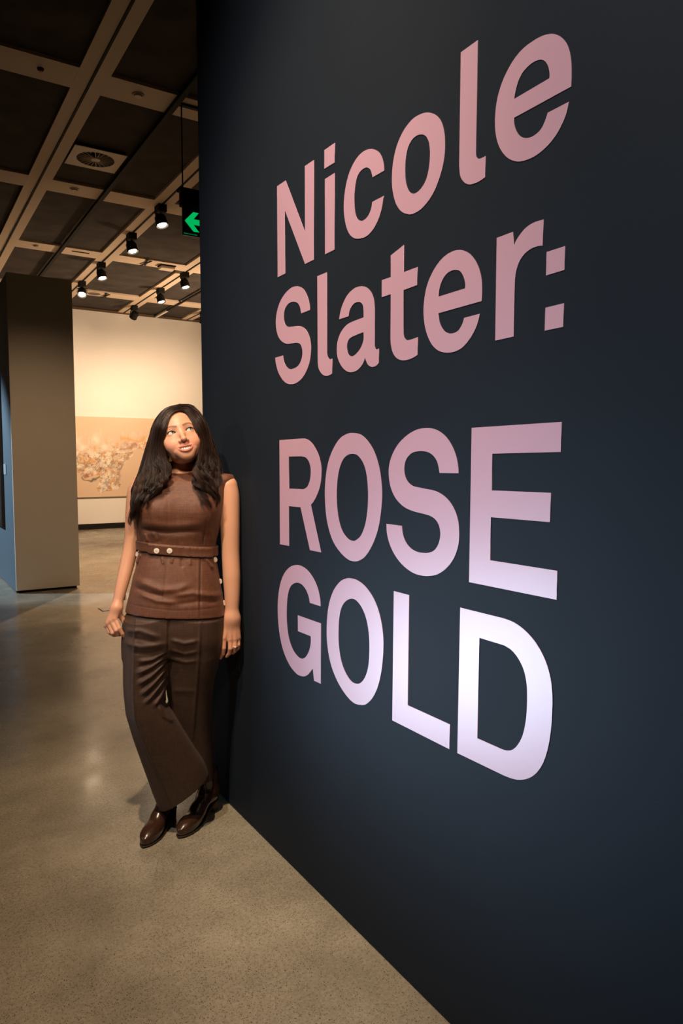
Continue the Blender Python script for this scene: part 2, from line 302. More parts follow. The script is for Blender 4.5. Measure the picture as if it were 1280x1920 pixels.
# round swirl diffuser
vx, vy, vr = 2.105, 8.572, .205
vent = tag(empty('air_vent', (vx, vy, ZC)), 'square tan ceiling air vent with a round grille of radial vanes', 'air vent')
bm = bmesh.new(); rings = []
for k, z in ((0, -.009), (1, -.009), (1, -.001), (0, -.001)):
    rg = []
    for s_ in range(48):
        a = s_*math.pi/24; rr = vr if k == 0 else .282/max(abs(math.cos(a)), abs(math.sin(a)))
        rg.append(bm.verts.new((rr*math.cos(a), rr*math.sin(a), z)))
    rings.append(rg)
for i_ in range(4):
    A_, B_ = rings[i_], rings[(i_+1) % 4]
    for s_ in range(48): bm.faces.new((A_[s_], A_[(s_+1) % 48], B_[(s_+1) % 48], B_[s_]))
finish('plate', bm, MT['steel'], vent)
o = disc_obj('duct', (0, 0, .0125), vr*1.02, .006, MT['gap'], vent)
vme = None
for k in range(24):
    if vme is None:
        bm = bmesh.new(); bx(bm, .05, vr+.004, -.0035, .0035, -.010, .004); vo = finish('vane', bm, MT['steel'], vent); vme = vo.data
    else: vo = link('vane', vme, None, vent)
    vo.rotation_euler = (math.radians(18), 0, k*math.pi/12)
disc_obj('hub', (0, 0, -.004), .055, .010, MT['steel'], vent)
bm = bmesh.new(); a0 = math.radians(-112); f = [bm.verts.new((.05*math.cos(a0), .05*math.sin(a0), -.0125)), bm.verts.new((.17*math.cos(a0-.14), .17*math.sin(a0-.14), -.0125)), bm.verts.new((.185*math.cos(a0), .185*math.sin(a0), -.0125)), bm.verts.new((.16*math.cos(a0+.13), .16*math.sin(a0+.13), -.0125))]
bm.faces.new(f); bmesh.ops.solidify(bm, geom=bm.faces[:], thickness=.002); o = finish('airflow_tag', bm, mat('pale_blue_tag', (.45, .55, .58), .5), vent); o['label'] = 'pale blue pointer tag'
for sx in (-1, 1):
    for sy in (-1, 1):
        disc_obj('screw', (sx*.262, sy*.262, -.006), .008, .003, MT['black'], vent, 10)
# detectors and small fittings on the cross beams
for (x, y, lab) in ((2.10, 6.90, 'small round detector on the ceiling beam by the exit sign'), (2.094, 9.62, 'small round detector on the ceiling beam past the round air vent'), (2.09, 12.36, 'small round detector on the beam beside the black slot')):
    t = tag(empty('smoke_detector', (x, y, ZC)), lab, 'detector', 'round ceiling detectors')
    disc_obj('base', (0, 0, -.0005), .058, .010, MT['steel'], t, 24); disc_obj('cap', (0, 0, -.0105), .042, .014, MT['steel'], t, 24)
t = tag(empty('red_sensor', (1.245, 6.915, ZC)), 'tiny red sensor on the ceiling beam', 'sensor')
disc_obj('base', (0, 0, -.0005), .03, .015, MT['black'], t, 16); disc_obj('lens', (0, 0, -.0155), .018, .012, mat('red_glass', (.45, .02, .015), .2), t, 16)
t = tag(empty('slot_vent', (2.76, 12.36, ZC)), 'narrow black slot vent in the ceiling beam', 'vent')
boxobj('frame', (-.135, .135, -.02, .02, -.006, -.0005), MT['black'], t); boxobj('blade', (-.12, .12, -.004, .004, -.010, -.0062), MT['gap'], t)
t = tag(empty('round_grille', (3.63, 15.15, ZC)), 'round brown ceiling grille above the gallery wall', 'grille')
disc_obj('rim', (0, 0, -.0005), .150, .006, MT['steel'], t); disc_obj('mesh', (0, 0, -.0066), .120, .003, mat('brown_mesh', (.09, .06, .04), .7), t)
t = tag(empty('emergency_light', (4.22, 12.42, ZC)), 'white box emergency light fixed to the ceiling beam', 'light fitting')
boxobj('base', (-.135, .135, -.10, .10, -.018, -.0005), MT['black'], t); boxobj('diffuser', (-.125, .125, -.09, .09, -.065, -.0182), mat('opal_plastic', (.62, .50, .38), .4), t, bev=.012)
for (x, y, lab) in ((3.84, 12.37, 'black crossed cable clamp beside the emergency light'), (3.853, 15.15, 'black crossed cable clamp beside the round grille')):
    t = tag(empty('cable_clamp', (x, y, ZC)), lab, 'clamp', 'crossed cable clamps')
    for s in (-1, 1):
        b_ = boxobj('jaw', (-.016, .016, -.18, .18, -.026 if s > 0 else -.014, -.015 if s > 0 else -.001), MT['black'], t); b_.rotation_euler = (0, 0, s*.2)
# track spotlights
def head_part_meshes():
    P = {}
    bm = bmesh.new(); bx(bm, -.058, .058, -.09, .09, -.095, -.001, bev=.004); P['adapter'] = (bm, MT['black'])
    bm = bmesh.new(); cyl(bm, (0, 0, -.085), (0, 0, -.125), .012, None, 12)
    for s in (-1, 1): bx(bm, s*.088-.004, s*.088+.004, -.014, .014, -.215, -.125)
    bx(bm, -.092, .092, -.014, .014, -.131, -.123); P['yoke'] = (bm, MT['black'])
    return P
hm = None
def track_light(x, y, tilt, turn, lab, lit=True, watts=14):
    global hm
    t = tag(empty('track_spotlight', (x, y, ZC-.001)), lab, 'spotlight', 'track spotlights')
    if hm is None:
        hm = {}
        for k, (bm, m) in head_part_meshes().items():
            bmesh.ops.recalc_face_normals(bm, faces=bm.faces); me = bpy.data.meshes.new(k); bm.to_mesh(me); bm.free(); me.materials.append(m); hm[k] = me
        bm = bmesh.new(); prof = [(.020, .070), (.055, .066), (.076, .040), (.080, -.05), (.084, -.085), (.080, -.085), (.073, -.05), (.070, -.045), (.0, -.05)]
        vs_ = [[bm.verts.new((r*math.cos(a*math.pi/12), r*math.sin(a*math.pi/12), z)) for a in range(24)] for r, z in prof[:-1]]
        for i in range(len(vs_)-1):
            for a in range(24): bm.faces.new((vs_[i][a], vs_[i][(a+1) % 24], vs_[i+1][(a+1) % 24], vs_[i+1][a]))
        bm.faces.new(vs_[0][::-1]); bm.faces.new(vs_[-1]); bmesh.ops.recalc_face_normals(bm, faces=bm.faces)
        me = bpy.data.meshes.new('housing'); bm.to_mesh(me); bm.free(); me.materials.append(MT['black']); hm['housing'] = me
        bm = bmesh.new(); cyl(bm, (0, 0, -.047), (0, 0, -.072), .060, .056, 24); me = bpy.data.meshes.new('lens'); bm.to_mesh(me); bm.free(); hm['lens'] = me
    link('adapter', hm['adapter'], None, t); yk = link('yoke', hm['yoke'], None, t); yk.rotation_euler = (0, 0, turn)
    hs = link('housing', hm['housing'], None, t); hs.location = (0, 0, -.19); hs.rotation_euler = (tilt, 0, turn)
    ls = link('lens', hm['lens'].copy(), MT['lens'] if lit else MT['black'], hs)
    if lit:
        l = bpy.data.lights.new('spot_bulb', 'SPOT'); l.energy = watts; l.color = WARM; l.spot_size = math.radians(100); l.spot_blend = .8; l.shadow_soft_size = .04
        lo = bpy.data.objects.new('spot_bulb', l); C.objects.link(lo); lo.parent = hs; lo.location = (0, 0, -.11)
    return t
TX1, TX2 = 3.2, 4.638
track_light(TX1, 9.62, -.32, .5, 'black track spotlight glowing beside the green exit sign')
track_light(TX1, 11.0, -.32, .5, 'black glowing track spotlight second along the beam from the exit sign')
track_light(TX1, 12.83, -.32, .5, 'black glowing track spotlight third along the beam from the exit sign')
track_light(TX1, 14.3, -.55, -.3, 'black glowing track spotlight over the top corner of the beige wall end')
track_light(TX2, 12.68, -.28, .6, 'black glowing track spotlight nearest the white emergency light')
track_light(TX2, 14.05, -.28, .6, 'black glowing track spotlight between the emergency light and the gallery wall')
track_light(TX2, 15.85, .9, .2, 'unlit black track spotlight close to the gallery wall', lit=False)
track_light(6.14, 15.6, .4, .2, 'unlit black track spotlight at the edge of the dark wall', lit=False)
# exit sign
sgn = tag(empty('exit_sign', (2.475, 6.85, 3.69)), 'hanging black exit sign with a green left arrow', 'exit sign')
rod = boxobj('rod', (.022, .032, -.005, .005, .44, ZC-3.69-.022), MT['black'], sgn)
rod2 = boxobj('rod', (.622, .632, -.005, .005, .44, ZC-3.69-.022), MT['black'], sgn)
boxobj('ceiling_rail', (-.02, .67, -.022, .022, ZC-3.69-.022, ZC-3.69-.001), MT['black'], sgn)
boxobj('cap', (-.022, .68, -.045, .045, .405, .445), MT['black'], sgn, bev=.012)
boxobj('housing', (.0, .66, -.036, .036, .27, .405), MT['black'], sgn, bev=.006)
boxobj('panel', (.018, .642, -.012, .012, .0, .27), mat('sign_panel', (.008, .008, .008), .35), sgn, bev=.002)
GREEN = emit('exit_green', (.0, .44, .15), .55)
bm = bmesh.new(); ar = [(.036, .137), (.124, .232), (.182, .232), (.128, .165), (.31, .165), (.31, .110), (.128, .110), (.185, .046), (.124, .046)]
bm.faces.new([bm.verts.new((x, -.0135, z)) for x, z in ar]); bmesh.ops.solidify(bm, geom=bm.faces[:], thickness=.001); o = finish('arrow', bm, GREEN, sgn); o['label'] = 'green left arrow'
cu = bpy.data.curves.new('maker_text', 'FONT'); cu.body = 'Clevertronics 32m'; cu.size = .0185; cu.extrude = .0004
tmp = bpy.data.objects.new('tmp', cu); me = bpy.data.meshes.new_from_object(tmp); bpy.data.objects.remove(tmp)
me.transform(Matrix.Translation((.024, -.0135, .012)) @ Matrix.Rotation(math.pi/2, 4, 'X')); link('maker_text', me, GREEN, sgn)
# ------------------------------------------------------------------ fittings by the beige wall
t = boxobj('framed_picture', (XP-.035, XP-.0005, 9.52, 11.6, .70, 2.56), mat('dark_frame', (.020, .014, .011), .5), bev=.004)
tag(t, 'tall dark framed panel hung on the blue side of the beige wall', 'picture')
boxobj('canvas', (XP-.037, XP-.0352, 9.58, 11.54, .76, 2.50), mat('dark_canvas', (.03, .02, .018), .6), t)
t = boxobj('wall_label', (XP-.006, XP-.0005, 9.27, 9.46, 1.345, 1.47), mat('label_card', (.34, .40, .43), .6), bev=.001)
tag(t, 'small pale caption card on the blue wall side', 'label')
t = tag(empty('floor_outlet', (1.80, 7.29, 0)), 'flush metal floor outlet lid near the doorway', 'outlet')
boxobj('rim', (-.075, .085, -.085, .10, .0002, .002), MT['black'], t); boxobj('lid', (-.065, .075, -.075, .09, .002, .0035), mat('concrete_infill_lid', (.27, .24, .18), .35), t)

# ------------------------------------------------------------------ the painting
def vnoise(x, y, seed=0):
    def hsh(i, j): n = np.sin(i*127.1+j*311.7+seed*74.7)*43758.5453; return n-np.floor(n)
    i, j = np.floor(x), np.floor(y); u, v = x-i, y-j; u = u*u*(3-2*u); v = v*v*(3-2*v)
    return (hsh(i, j)*(1-u)+hsh(i+1, j)*u)*(1-v)+(hsh(i, j+1)*(1-u)+hsh(i+1, j+1)*u)*v
def fbm(x, y, s, o=4, seed=0):
    a, t, n = 0.0, 0.0, 0.5
    for k in range(o): a = a+n*vnoise(x*s, y*s, seed+k); t += n; s *= 2.03; n *= .5
    return a/t
def inpoly(x, y, poly):
    r = np.zeros(x.shape, bool); n = len(poly)
    for i in range(n):
        (x0, y0), (x1, y1) = poly[i], poly[(i+1) % n]
        if y0 == y1: continue
        c = ((y0 > y) != (y1 > y)) & (x < (x1-x0)*(y-y0)/(y1-y0)+x0); r ^= c
    return r
px0, px1, pz0, pz1 = 2.9, 6.15, .735, 2.545
NX, NZ = 330, 184
X, Z = np.meshgrid(np.linspace(px0, px1, NX), np.linspace(pz0, pz1, NZ))
# pattern coordinates: u to the right from the beige wall edge, v down, in units of the visible strip's width
U = (X-3.47)/1.62; V_ = (pz1-Z)/1.62
wx = (fbm(U, V_, 7, 3, 5)-.5)*.16; wy = (fbm(U, V_, 7, 3, 9)-.5)*.16
u, v = U+wx, V_+wy
col = np.zeros((NZ, NX, 3)); col[:] = (.72, .53, .365)
col *= (1+.10*(fbm(U, V_, 3, 4, 2)-.5))[..., None]
def paint(mask, c, k=1.0):
    w_ = (np.clip(mask, 0, 1)*k)[..., None]; col[:] = col*(1-w_)+np.array(c)*w_
bodyp = [(-.35, .30), (.10, .22), (.25, .14), (.72, .14), (.83, .16), (.98, .22), (1.25, .20), (1.30, .45), (1.02, .50), (.80, .48), (.72, .66), (.62, .78), (.58, 1.02), (.34, 1.04), (.34, .82), (.08, .84), (.0, .74), (-.35, .80)]
bd = inpoly(u, v, bodyp).astype(float)
st = fbm(U*4.5, V_*.6+.25*fbm(U, V_, 4, 3, 77), 9, 4, 21)*np.clip((V_-.13-.14*vnoise(U*22, V_*0, 3))*9, 0, 1)**.5+.5*(1-np.clip((V_-.13-.14*vnoise(U*22, V_*0, 3))*9, 0, 1)**.5)          # vertical drips
bd *= np.clip((U*1.2+V_-.30)*6, 0, 1)
paint(bd, (.72, .54, .385), .5)
paint(bd*np.clip((st-.52)*6, 0, 1)*(V_ < .62), (.82, .67, .50), .8)
paint(bd*np.clip((st-.60)*9, 0, 1)*(V_ < .55)*(U > .30), (.50, .35, .24), .30)
paint(bd*np.clip((.40-st)*9, 0, 1)*(V_ < .50)*(U > .2), (.72, .42, .20), .5)
f1 = fbm(U, V_, 13, 4, 31); f2 = fbm(U, V_, 19, 4, 47); f3 = fbm(U, V_, 26, 4, 61)
lowb = np.clip((V_-.38+.15*U)*5, 0, 1)*bd
paint(lowb*np.clip((f1-.50)*9, 0, 1), (.88, .76, .60), .85)
paint(lowb*np.clip((f2-.54)*10, 0, 1), (.70, .36, .14), .8)
rid = np.exp(-((f3-.5)/.022)**2); paint(lowb*rid, (.20, .12, .08), .75)
rid2 = np.exp(-((f1-.47)/.018)**2); paint(lowb*rid2*(V_ > .5), (.14, .08, .06), .8)
paint(lowb*np.clip((f3-.60)*10, 0, 1)*(V_ > .62), (.30, .27, .25), .7)
paint(bd*np.exp(-(((u-.14)/.05)**2+((v-.80)/.03)**2)), (.34, .09, .05), .9)
paint(np.exp(-(((v-.83-.05*np.sin(u*9))/.012)**2))*(u > .06)*(u < .36), (.10, .06, .05), .9)
paint(np.exp(-(((u-.63+.5*(v-.75))/.02)**2))*(v > .5)*(v < .95), (.36, .20, .13), .6)
paint(np.exp(-(((v-.44+.22*(u-.65))/.03)**2))*(u > .6)*(u < .86), (.42, .22, .14), .8)
paint(np.exp(-(((v-.33)/.025)**2))*(u > .62)*(u < .95), (.74, .38, .12), .7)
for (a, b_, r) in ((.03, .32, .05), (.28, .30, .05), (.08, .42, .045), (.42, .42, .06), (.02, .50, .04)):
    paint(np.exp(-(((u-a)/r)**2+((v-b_)/r)**2)), (.92, .82, .68), .8)
pv_ = np.stack([X.ravel(), np.full(X.size, YB-.0455), Z.ravel()], 1)
i, j = np.meshgrid(np.arange(NZ-1), np.arange(NX-1), indexing='ij'); a = (i*NX+j).ravel()
quads_ = np.stack([a, a+1, a+NX+1, a+NX], 1); pcol = col.reshape(-1, 3)


# ------------------------------------------------------------------ implicit-surface modelling kit
F32 = np.float32
def rc(P, a, b, r1, r2):
    a = np.asarray(a, F32); ab = np.asarray(b, F32)-a; q = P-a
    t = np.clip(q @ ab/max(float(ab @ ab), 1e-12), 0, 1)
    return np.linalg.norm(q-t[:, None]*ab, axis=1)-(r1+(r2-r1)*t)
def ell(P, c, r):
    q = P-np.asarray(c, F32); r = np.asarray(r, F32)
    k0 = np.linalg.norm(q/r, axis=1); k1 = np.linalg.norm(q/(r*r), axis=1)
    return k0*(k0-1)/np.maximum(k1, 1e-6)
def smin(a, b, k):
    h = np.maximum(k-np.abs(a-b), 0)/k
    return np.minimum(a, b)-h*h*k*0.25
def smax(a, b, k): return -smin(-a, -b, k)
def chain(P, pts, rad, k=0.0):
    d = None
    for i in range(len(pts)-1):
        e = rc(P, pts[i], pts[i+1], rad[i], rad[i+1])
        d = e if d is None else (smin(d, e, k) if k > 0 else np.minimum(d, e))
    return d
def limb(P, pts, rad, n=28):
    pts = np.array(pts, float); k = np.arange(len(pts)); t = np.linspace(0, len(pts)-1, n)
    i = np.clip(t.astype(int), 0, len(pts)-2); u = (t-i)[:, None]; m = np.gradient(pts, axis=0)
    c = (2*u**3-3*u**2+1)*pts[i]+(u**3-2*u**2+u)*m[i]+(-2*u**3+3*u**2)*pts[i+1]+(u**3-u**2)*m[i+1]
    return chain(P, c, np.interp(t, k, rad))
def loft(P, rows, n=2.2, cyk=None):
    """rows: (z, x_left, x_right, half_depth, centre_y) sorted by z"""
    R = np.array(rows, float); R = R[np.argsort(R[:, 0])]; z = P[:, 2]
    # smooth interpolation: resample rows with a Catmull-Rom through z
    zz = np.linspace(R[0, 0], R[-1, 0], 200); cols = [zz]
    for c in range(1, R.shape[1]):
        m = np.gradient(R[:, c], R[:, 0]); i = np.clip(np.searchsorted(R[:, 0], zz)-1, 0, len(R)-2)
        h = R[i+1, 0]-R[i, 0]; t = (zz-R[i, 0])/h
        cols.append((2*t**3-3*t**2+1)*R[i, c]+(t**3-2*t**2+t)*h*m[i]+(-2*t**3+3*t**2)*R[i+1, c]+(t**3-t**2)*h*m[i+1])
    xl, xr, b, cy = [np.interp(z, zz, c) for c in cols[1:5]]
    a = (xr-xl)/2; cx = (xl+xr)/2
    r = (np.abs((P[:, 0]-cx)/a)**n+np.abs((P[:, 1]-cy)/b)**n)**(1.0/n)
    d = (r-1)*np.minimum(a, b)
    return np.maximum(d, np.maximum(R[0, 0]-z, z-R[-1, 0])).astype(F32)
def surface_nets(f, lo, hi, h, B=4, slack=1.7):
    lo = np.asarray(lo, float); hi = np.asarray(hi, float); n = np.ceil((hi-lo)/(h*B)).astype(int)
    I = np.stack(np.meshgrid(*[np.arange(k) for k in n], indexing='ij'), -1).reshape(-1, 3)
    d = f((lo+(I+0.5)*B*h).astype(F32)); I = I[np.abs(d) < B*h*slack]
    off = np.stack(np.meshgrid(*[np.arange(B)]*3, indexing='ij'), -1).reshape(-1, 3)
    cells = (I[:, None, :]*B+off[None]).reshape(-1, 3); N = n*B+2
    cid = lambda c: (c[:, 0].astype(np.int64)*N[1]+c[:, 1])*N[2]+c[:, 2]
    cor = np.array([[i >> 2 & 1, i >> 1 & 1, i & 1] for i in range(8)])
    ids = np.stack([cid(cells+k) for k in cor], 1); uid, inv = np.unique(ids, return_inverse=True)
    pos = np.stack([uid//(N[1]*N[2]), uid//N[2] % N[1], uid % N[2]], 1)
    val = f((lo+pos*h).astype(F32)).astype(float); V = val[inv.reshape(-1)].reshape(-1, 8)
    act = (V.min(1) < 0) & (V.max(1) >= 0); cells = cells[act]; V = V[act]
    acc = np.zeros((len(cells), 3)); cnt = np.zeros(len(cells))
    for i in range(8):
        for ax, bit in ((0, 4), (1, 2), (2, 1)):
            if i & bit: continue
            a, b = V[:, i], V[:, i | bit]; s = (a < 0) != (b < 0)
            t = np.where(s, a/np.where(s, a-b, 1), 0); p = np.tile(cor[i].astype(float), (len(cells), 1)); p[:, ax] += t
            acc[s] += p[s]; cnt[s] += 1
    verts = lo+(cells+acc/cnt[:, None])*h
    c_id = cid(cells); order = np.argsort(c_id); sid = c_id[order]
    def find(c):
        k = cid(c); j = np.clip(np.searchsorted(sid, k), 0, len(sid)-1); ok = sid[j] == k
        return np.where(ok, order[j], -1)
    quads = []
    for ax, bit in ((0, 4), (1, 2), (2, 1)):
        s = (V[:, 0] < 0) != (V[:, bit] < 0); c = cells[s]; v0 = V[s, 0] < 0
        b = np.zeros(3, int); b[(ax+1) % 3] = 1; e = np.zeros(3, int); e[(ax+2) % 3] = 1
        q = np.stack([find(c), find(c-b), find(c-b-e), find(c-e)], 1); ok = (q >= 0).all(1); q = q[ok]; fl = ~v0[ok]
        q[fl] = q[fl][:, ::-1]; quads.append(q)
    return verts, np.concatenate(quads)
def relax(v, q, it=1, lam=0.5):
    e = np.concatenate([q[:, [0, 1]], q[:, [1, 2]], q[:, [2, 3]], q[:, [3, 0]]]); n = len(v)
    for _ in range(it):
        s = np.zeros((n, 3)); c = np.zeros(n)
        for k in range(3): s[:, k] = np.bincount(e[:, 0], v[e[:, 1], k], n)+np.bincount(e[:, 1], v[e[:, 0], k], n)
        c = np.bincount(e[:, 0], minlength=n)+np.bincount(e[:, 1], minlength=n)
        v = v+lam*(s/np.maximum(c, 1)[:, None]-v)
    return v
def np_mesh(name, v, q, cols=None, smooth=True):
    me = bpy.data.meshes.new(name); v = np.asarray(v, F32); k = q.shape[1]
    me.vertices.add(len(v)); me.vertices.foreach_set('co', v.ravel())
    me.loops.add(q.size); me.loops.foreach_set('vertex_index', q.astype(np.int32).ravel())
    me.polygons.add(len(q)); me.polygons.foreach_set('loop_start', np.arange(0, q.size, k, dtype=np.int32))
    try: me.polygons.foreach_set('loop_total', np.full(len(q), k, np.int32))
    except Exception: pass
    me.polygons.foreach_set('use_smooth', np.full(len(q), smooth, bool))
    me.update(); me.validate()
    if cols is not None:
        a = me.attributes.new('tint', 'FLOAT_COLOR', 'POINT')
        a.data.foreach_set('color', np.concatenate([cols, np.ones((len(v), 1))], 1).astype(F32).ravel())
    return me

def tint_mat(name, rough=0.5, spec=0.4, coat=0.0, sss=0.0, bump=0.0, bscale=600, sheen=0.0, noise=0.0, weave=False):
    m = bpy.data.materials.new(name); m.use_nodes = True; nt = m.node_tree; b = nt.nodes['Principled BSDF']
    a = nt.nodes.new('ShaderNodeAttribute'); a.attribute_name = 'tint'; src = a.outputs['Color']
    tc = nt.nodes.new('ShaderNodeTexCoord')
    if noise > 0:
        n = nt.nodes.new('ShaderNodeTexNoise'); n.inputs['Scale'].default_value = 55; n.inputs['Detail'].default_value = 6
        nt.links.new(tc.outputs['Object'], n.inputs['Vector'])
        r = nt.nodes.new('ShaderNodeMapRange'); r.inputs[1].default_value = 0.3; r.inputs[2].default_value = 0.7; r.inputs[3].default_value = 1-noise; r.inputs[4].default_value = 1+noise
        nt.links.new(n.outputs[0], r.inputs[0])
        x = nt.nodes.new('ShaderNodeVectorMath'); x.operation = 'SCALE'; nt.links.new(src, x.inputs[0]); nt.links.new(r.outputs[0], x.inputs['Scale']); src = x.outputs[0]
    nt.links.new(src, b.inputs['Base Color'])
    b.inputs['Roughness'].default_value = rough; b.inputs['Specular IOR Level'].default_value = spec
    b.inputs['Coat Weight'].default_value = coat; b.inputs['Sheen Weight'].default_value = sheen
    if sss > 0:
        b.inputs['Subsurface Weight'].default_value = sss; b.inputs['Subsurface Radius'].default_value = (1.0, 0.35, 0.2); b.inputs['Subsurface Scale'].default_value = 0.006
    if bump > 0:
        bp = nt.nodes.new('ShaderNodeBump'); bp.inputs['Strength'].default_value = bump; bp.inputs['Distance'].default_value = 0.001
        if weave:
            mp = nt.nodes.new('ShaderNodeMapping'); mp.inputs['Scale'].default_value = (260, 260, 9); nt.links.new(tc.outputs['Object'], mp.inputs['Vector'])
            mq = nt.nodes.new('ShaderNodeMapping'); mq.inputs['Scale'].default_value = (12, 12, 320); nt.links.new(tc.outputs['Object'], mq.inputs['Vector'])
            sl = []
            for m_ in (mp, mq):
                n3 = nt.nodes.new('ShaderNodeTexNoise'); n3.inputs['Scale'].default_value = 1.0; n3.inputs['Detail'].default_value = 3; nt.links.new(m_.outputs[0], n3.inputs['Vector']); sl.append(n3)
            a3 = nt.nodes.new('ShaderNodeMath'); a3.operation = 'ADD'; nt.links.new(sl[0].outputs[0], a3.inputs[0]); nt.links.new(sl[1].outputs[0], a3.inputs[1])
            r3 = nt.nodes.new('ShaderNodeMapRange'); r3.inputs[1].default_value = .75; r3.inputs[2].default_value = 1.25; r3.inputs[3].default_value = .80; r3.inputs[4].default_value = 1.22
            nt.links.new(a3.outputs[0], r3.inputs[0]); x3 = nt.nodes.new('ShaderNodeVectorMath'); x3.operation = 'SCALE'
            nt.links.new(src, x3.inputs[0]); nt.links.new(r3.outputs[0], x3.inputs['Scale']); nt.links.new(x3.outputs[0], b.inputs['Base Color'])
            w1 = nt.nodes.new('ShaderNodeTexWave'); w1.bands_direction = 'X'; w1.inputs['Scale'].default_value = 420; w1.inputs['Distortion'].default_value = 3; w1.inputs['Detail'].default_value = 2
            w2 = nt.nodes.new('ShaderNodeTexWave'); w2.bands_direction = 'Z'; w2.inputs['Scale'].default_value = 420; w2.inputs['Distortion'].default_value = 3; w2.inputs['Detail'].default_value = 2
            ad = nt.nodes.new('ShaderNodeMath'); ad.operation = 'ADD'
            for w_ in (w1, w2): nt.links.new(tc.outputs['Object'], w_.inputs['Vector'])
            nt.links.new(w1.outputs[1], ad.inputs[0]); nt.links.new(w2.outputs[1], ad.inputs[1]); nt.links.new(ad.outputs[0], bp.inputs['Height'])
        else:
            n2 = nt.nodes.new('ShaderNodeTexNoise'); n2.inputs['Scale'].default_value = bscale; n2.inputs['Detail'].default_value = 2
            nt.links.new(tc.outputs['Object'], n2.inputs['Vector']); nt.links.new(n2.outputs[0], bp.inputs['Height'])
        nt.links.new(bp.outputs[0], b.inputs['Normal'])
    return m

# ------------------------------------------------------------------ the person: local frame x = right, y = away from the camera, z = up
PO = np.array([0.96, 2.69, 0.0]); PA = math.atan2(PO[0], PO[1])
PR = np.array([math.cos(PA), -math.sin(PA), 0]); PY = np.array([math.sin(PA), math.cos(PA), 0])
def L(px, py, y=0.0):
    """photo pixel -> person-local point on the plane at local depth y"""
    d = ray(px, py); k = ((PO+y*PY-CP) @ PY)/(d @ PY); q = CP+d*k-PO
    return np.array([q @ PR, y, q[2]])
person = empty('person', tuple(PO), -PA)
tag(person, 'person in a brown sleeveless tunic, belt and wide trousers leaning on the dark wall', 'person')

# ---- head frame
HS = 1.10
def rot(ax, a):
    c, s = math.cos(a), math.sin(a)
    return np.array({'x': [[1, 0, 0], [0, c, -s], [0, s, c]], 'y': [[c, 0, s], [0, 1, 0], [-s, 0, c]], 'z': [[c, -s, 0], [s, c, 0], [0, 0, 1]]}[ax])
HR = rot('y', math.radians(-12.5)) @ rot('z', math.radians(7)) @ rot('x', math.radians(-17))
HO = L(338.5, 808, -0.07)-HR @ np.array([0, -0.081, 0])*HS
def to_head(P): return ((P-HO) @ HR/HS).astype(F32)
def from_head(q): return (np.asarray(q, float)*HS) @ HR.T+HO
EYE = np.array([0.0315, -0.0670, 0.0]); EL, EH, ET = 0.0152, 0.0072, 0.08
def eye_gap(ax, z):
    u = (ax-EYE[0])/EL; zz = (z-EYE[2])-ET*(ax-EYE[0])
    return np.where(zz > 0, zz-EH*1.0*(1-u*u), -zz-EH*0.66*(1-u*u))
UL = [(-.0295, -.0768, -.0550), (-.0175, -.0880, -.0590), (-.005, -.0928, -.0592), (0, -.0926, -.0600), (.005, -.0928, -.0592), (.0175, -.0880, -.0590), (.0295, -.0768, -.0550)]
LLp = [(-.0295, -.0768, -.0552), (-.0170, -.0885, -.0710), (0, -.0932, -.0775), (.0170, -.0885, -.0710), (.0295, -.0768, -.0552)]
ULr = [.0014, .0029, .0037, .0034, .0037, .0029, .0014]; LLr = [.0014, .0040, .0053, .0040, .0014]
def smooth_line(p, r, n=15):
    p = np.array(p); k = np.arange(len(p)); t = np.linspace(0, len(p)-1, n); i = np.clip(t.astype(int), 0, len(p)-2); u = (t-i)[:, None]; m = np.gradient(p, axis=0)
    return (2*u**3-3*u**2+1)*p[i]+(u**3-2*u**2+u)*m[i]+(-2*u**3+3*u**2)*p[i+1]+(u**3-u**2)*m[i+1], np.interp(t, k, r)
UL, ULr = smooth_line(UL, ULr, 19); LLp, LLr = smooth_line(LLp, LLr, 17)
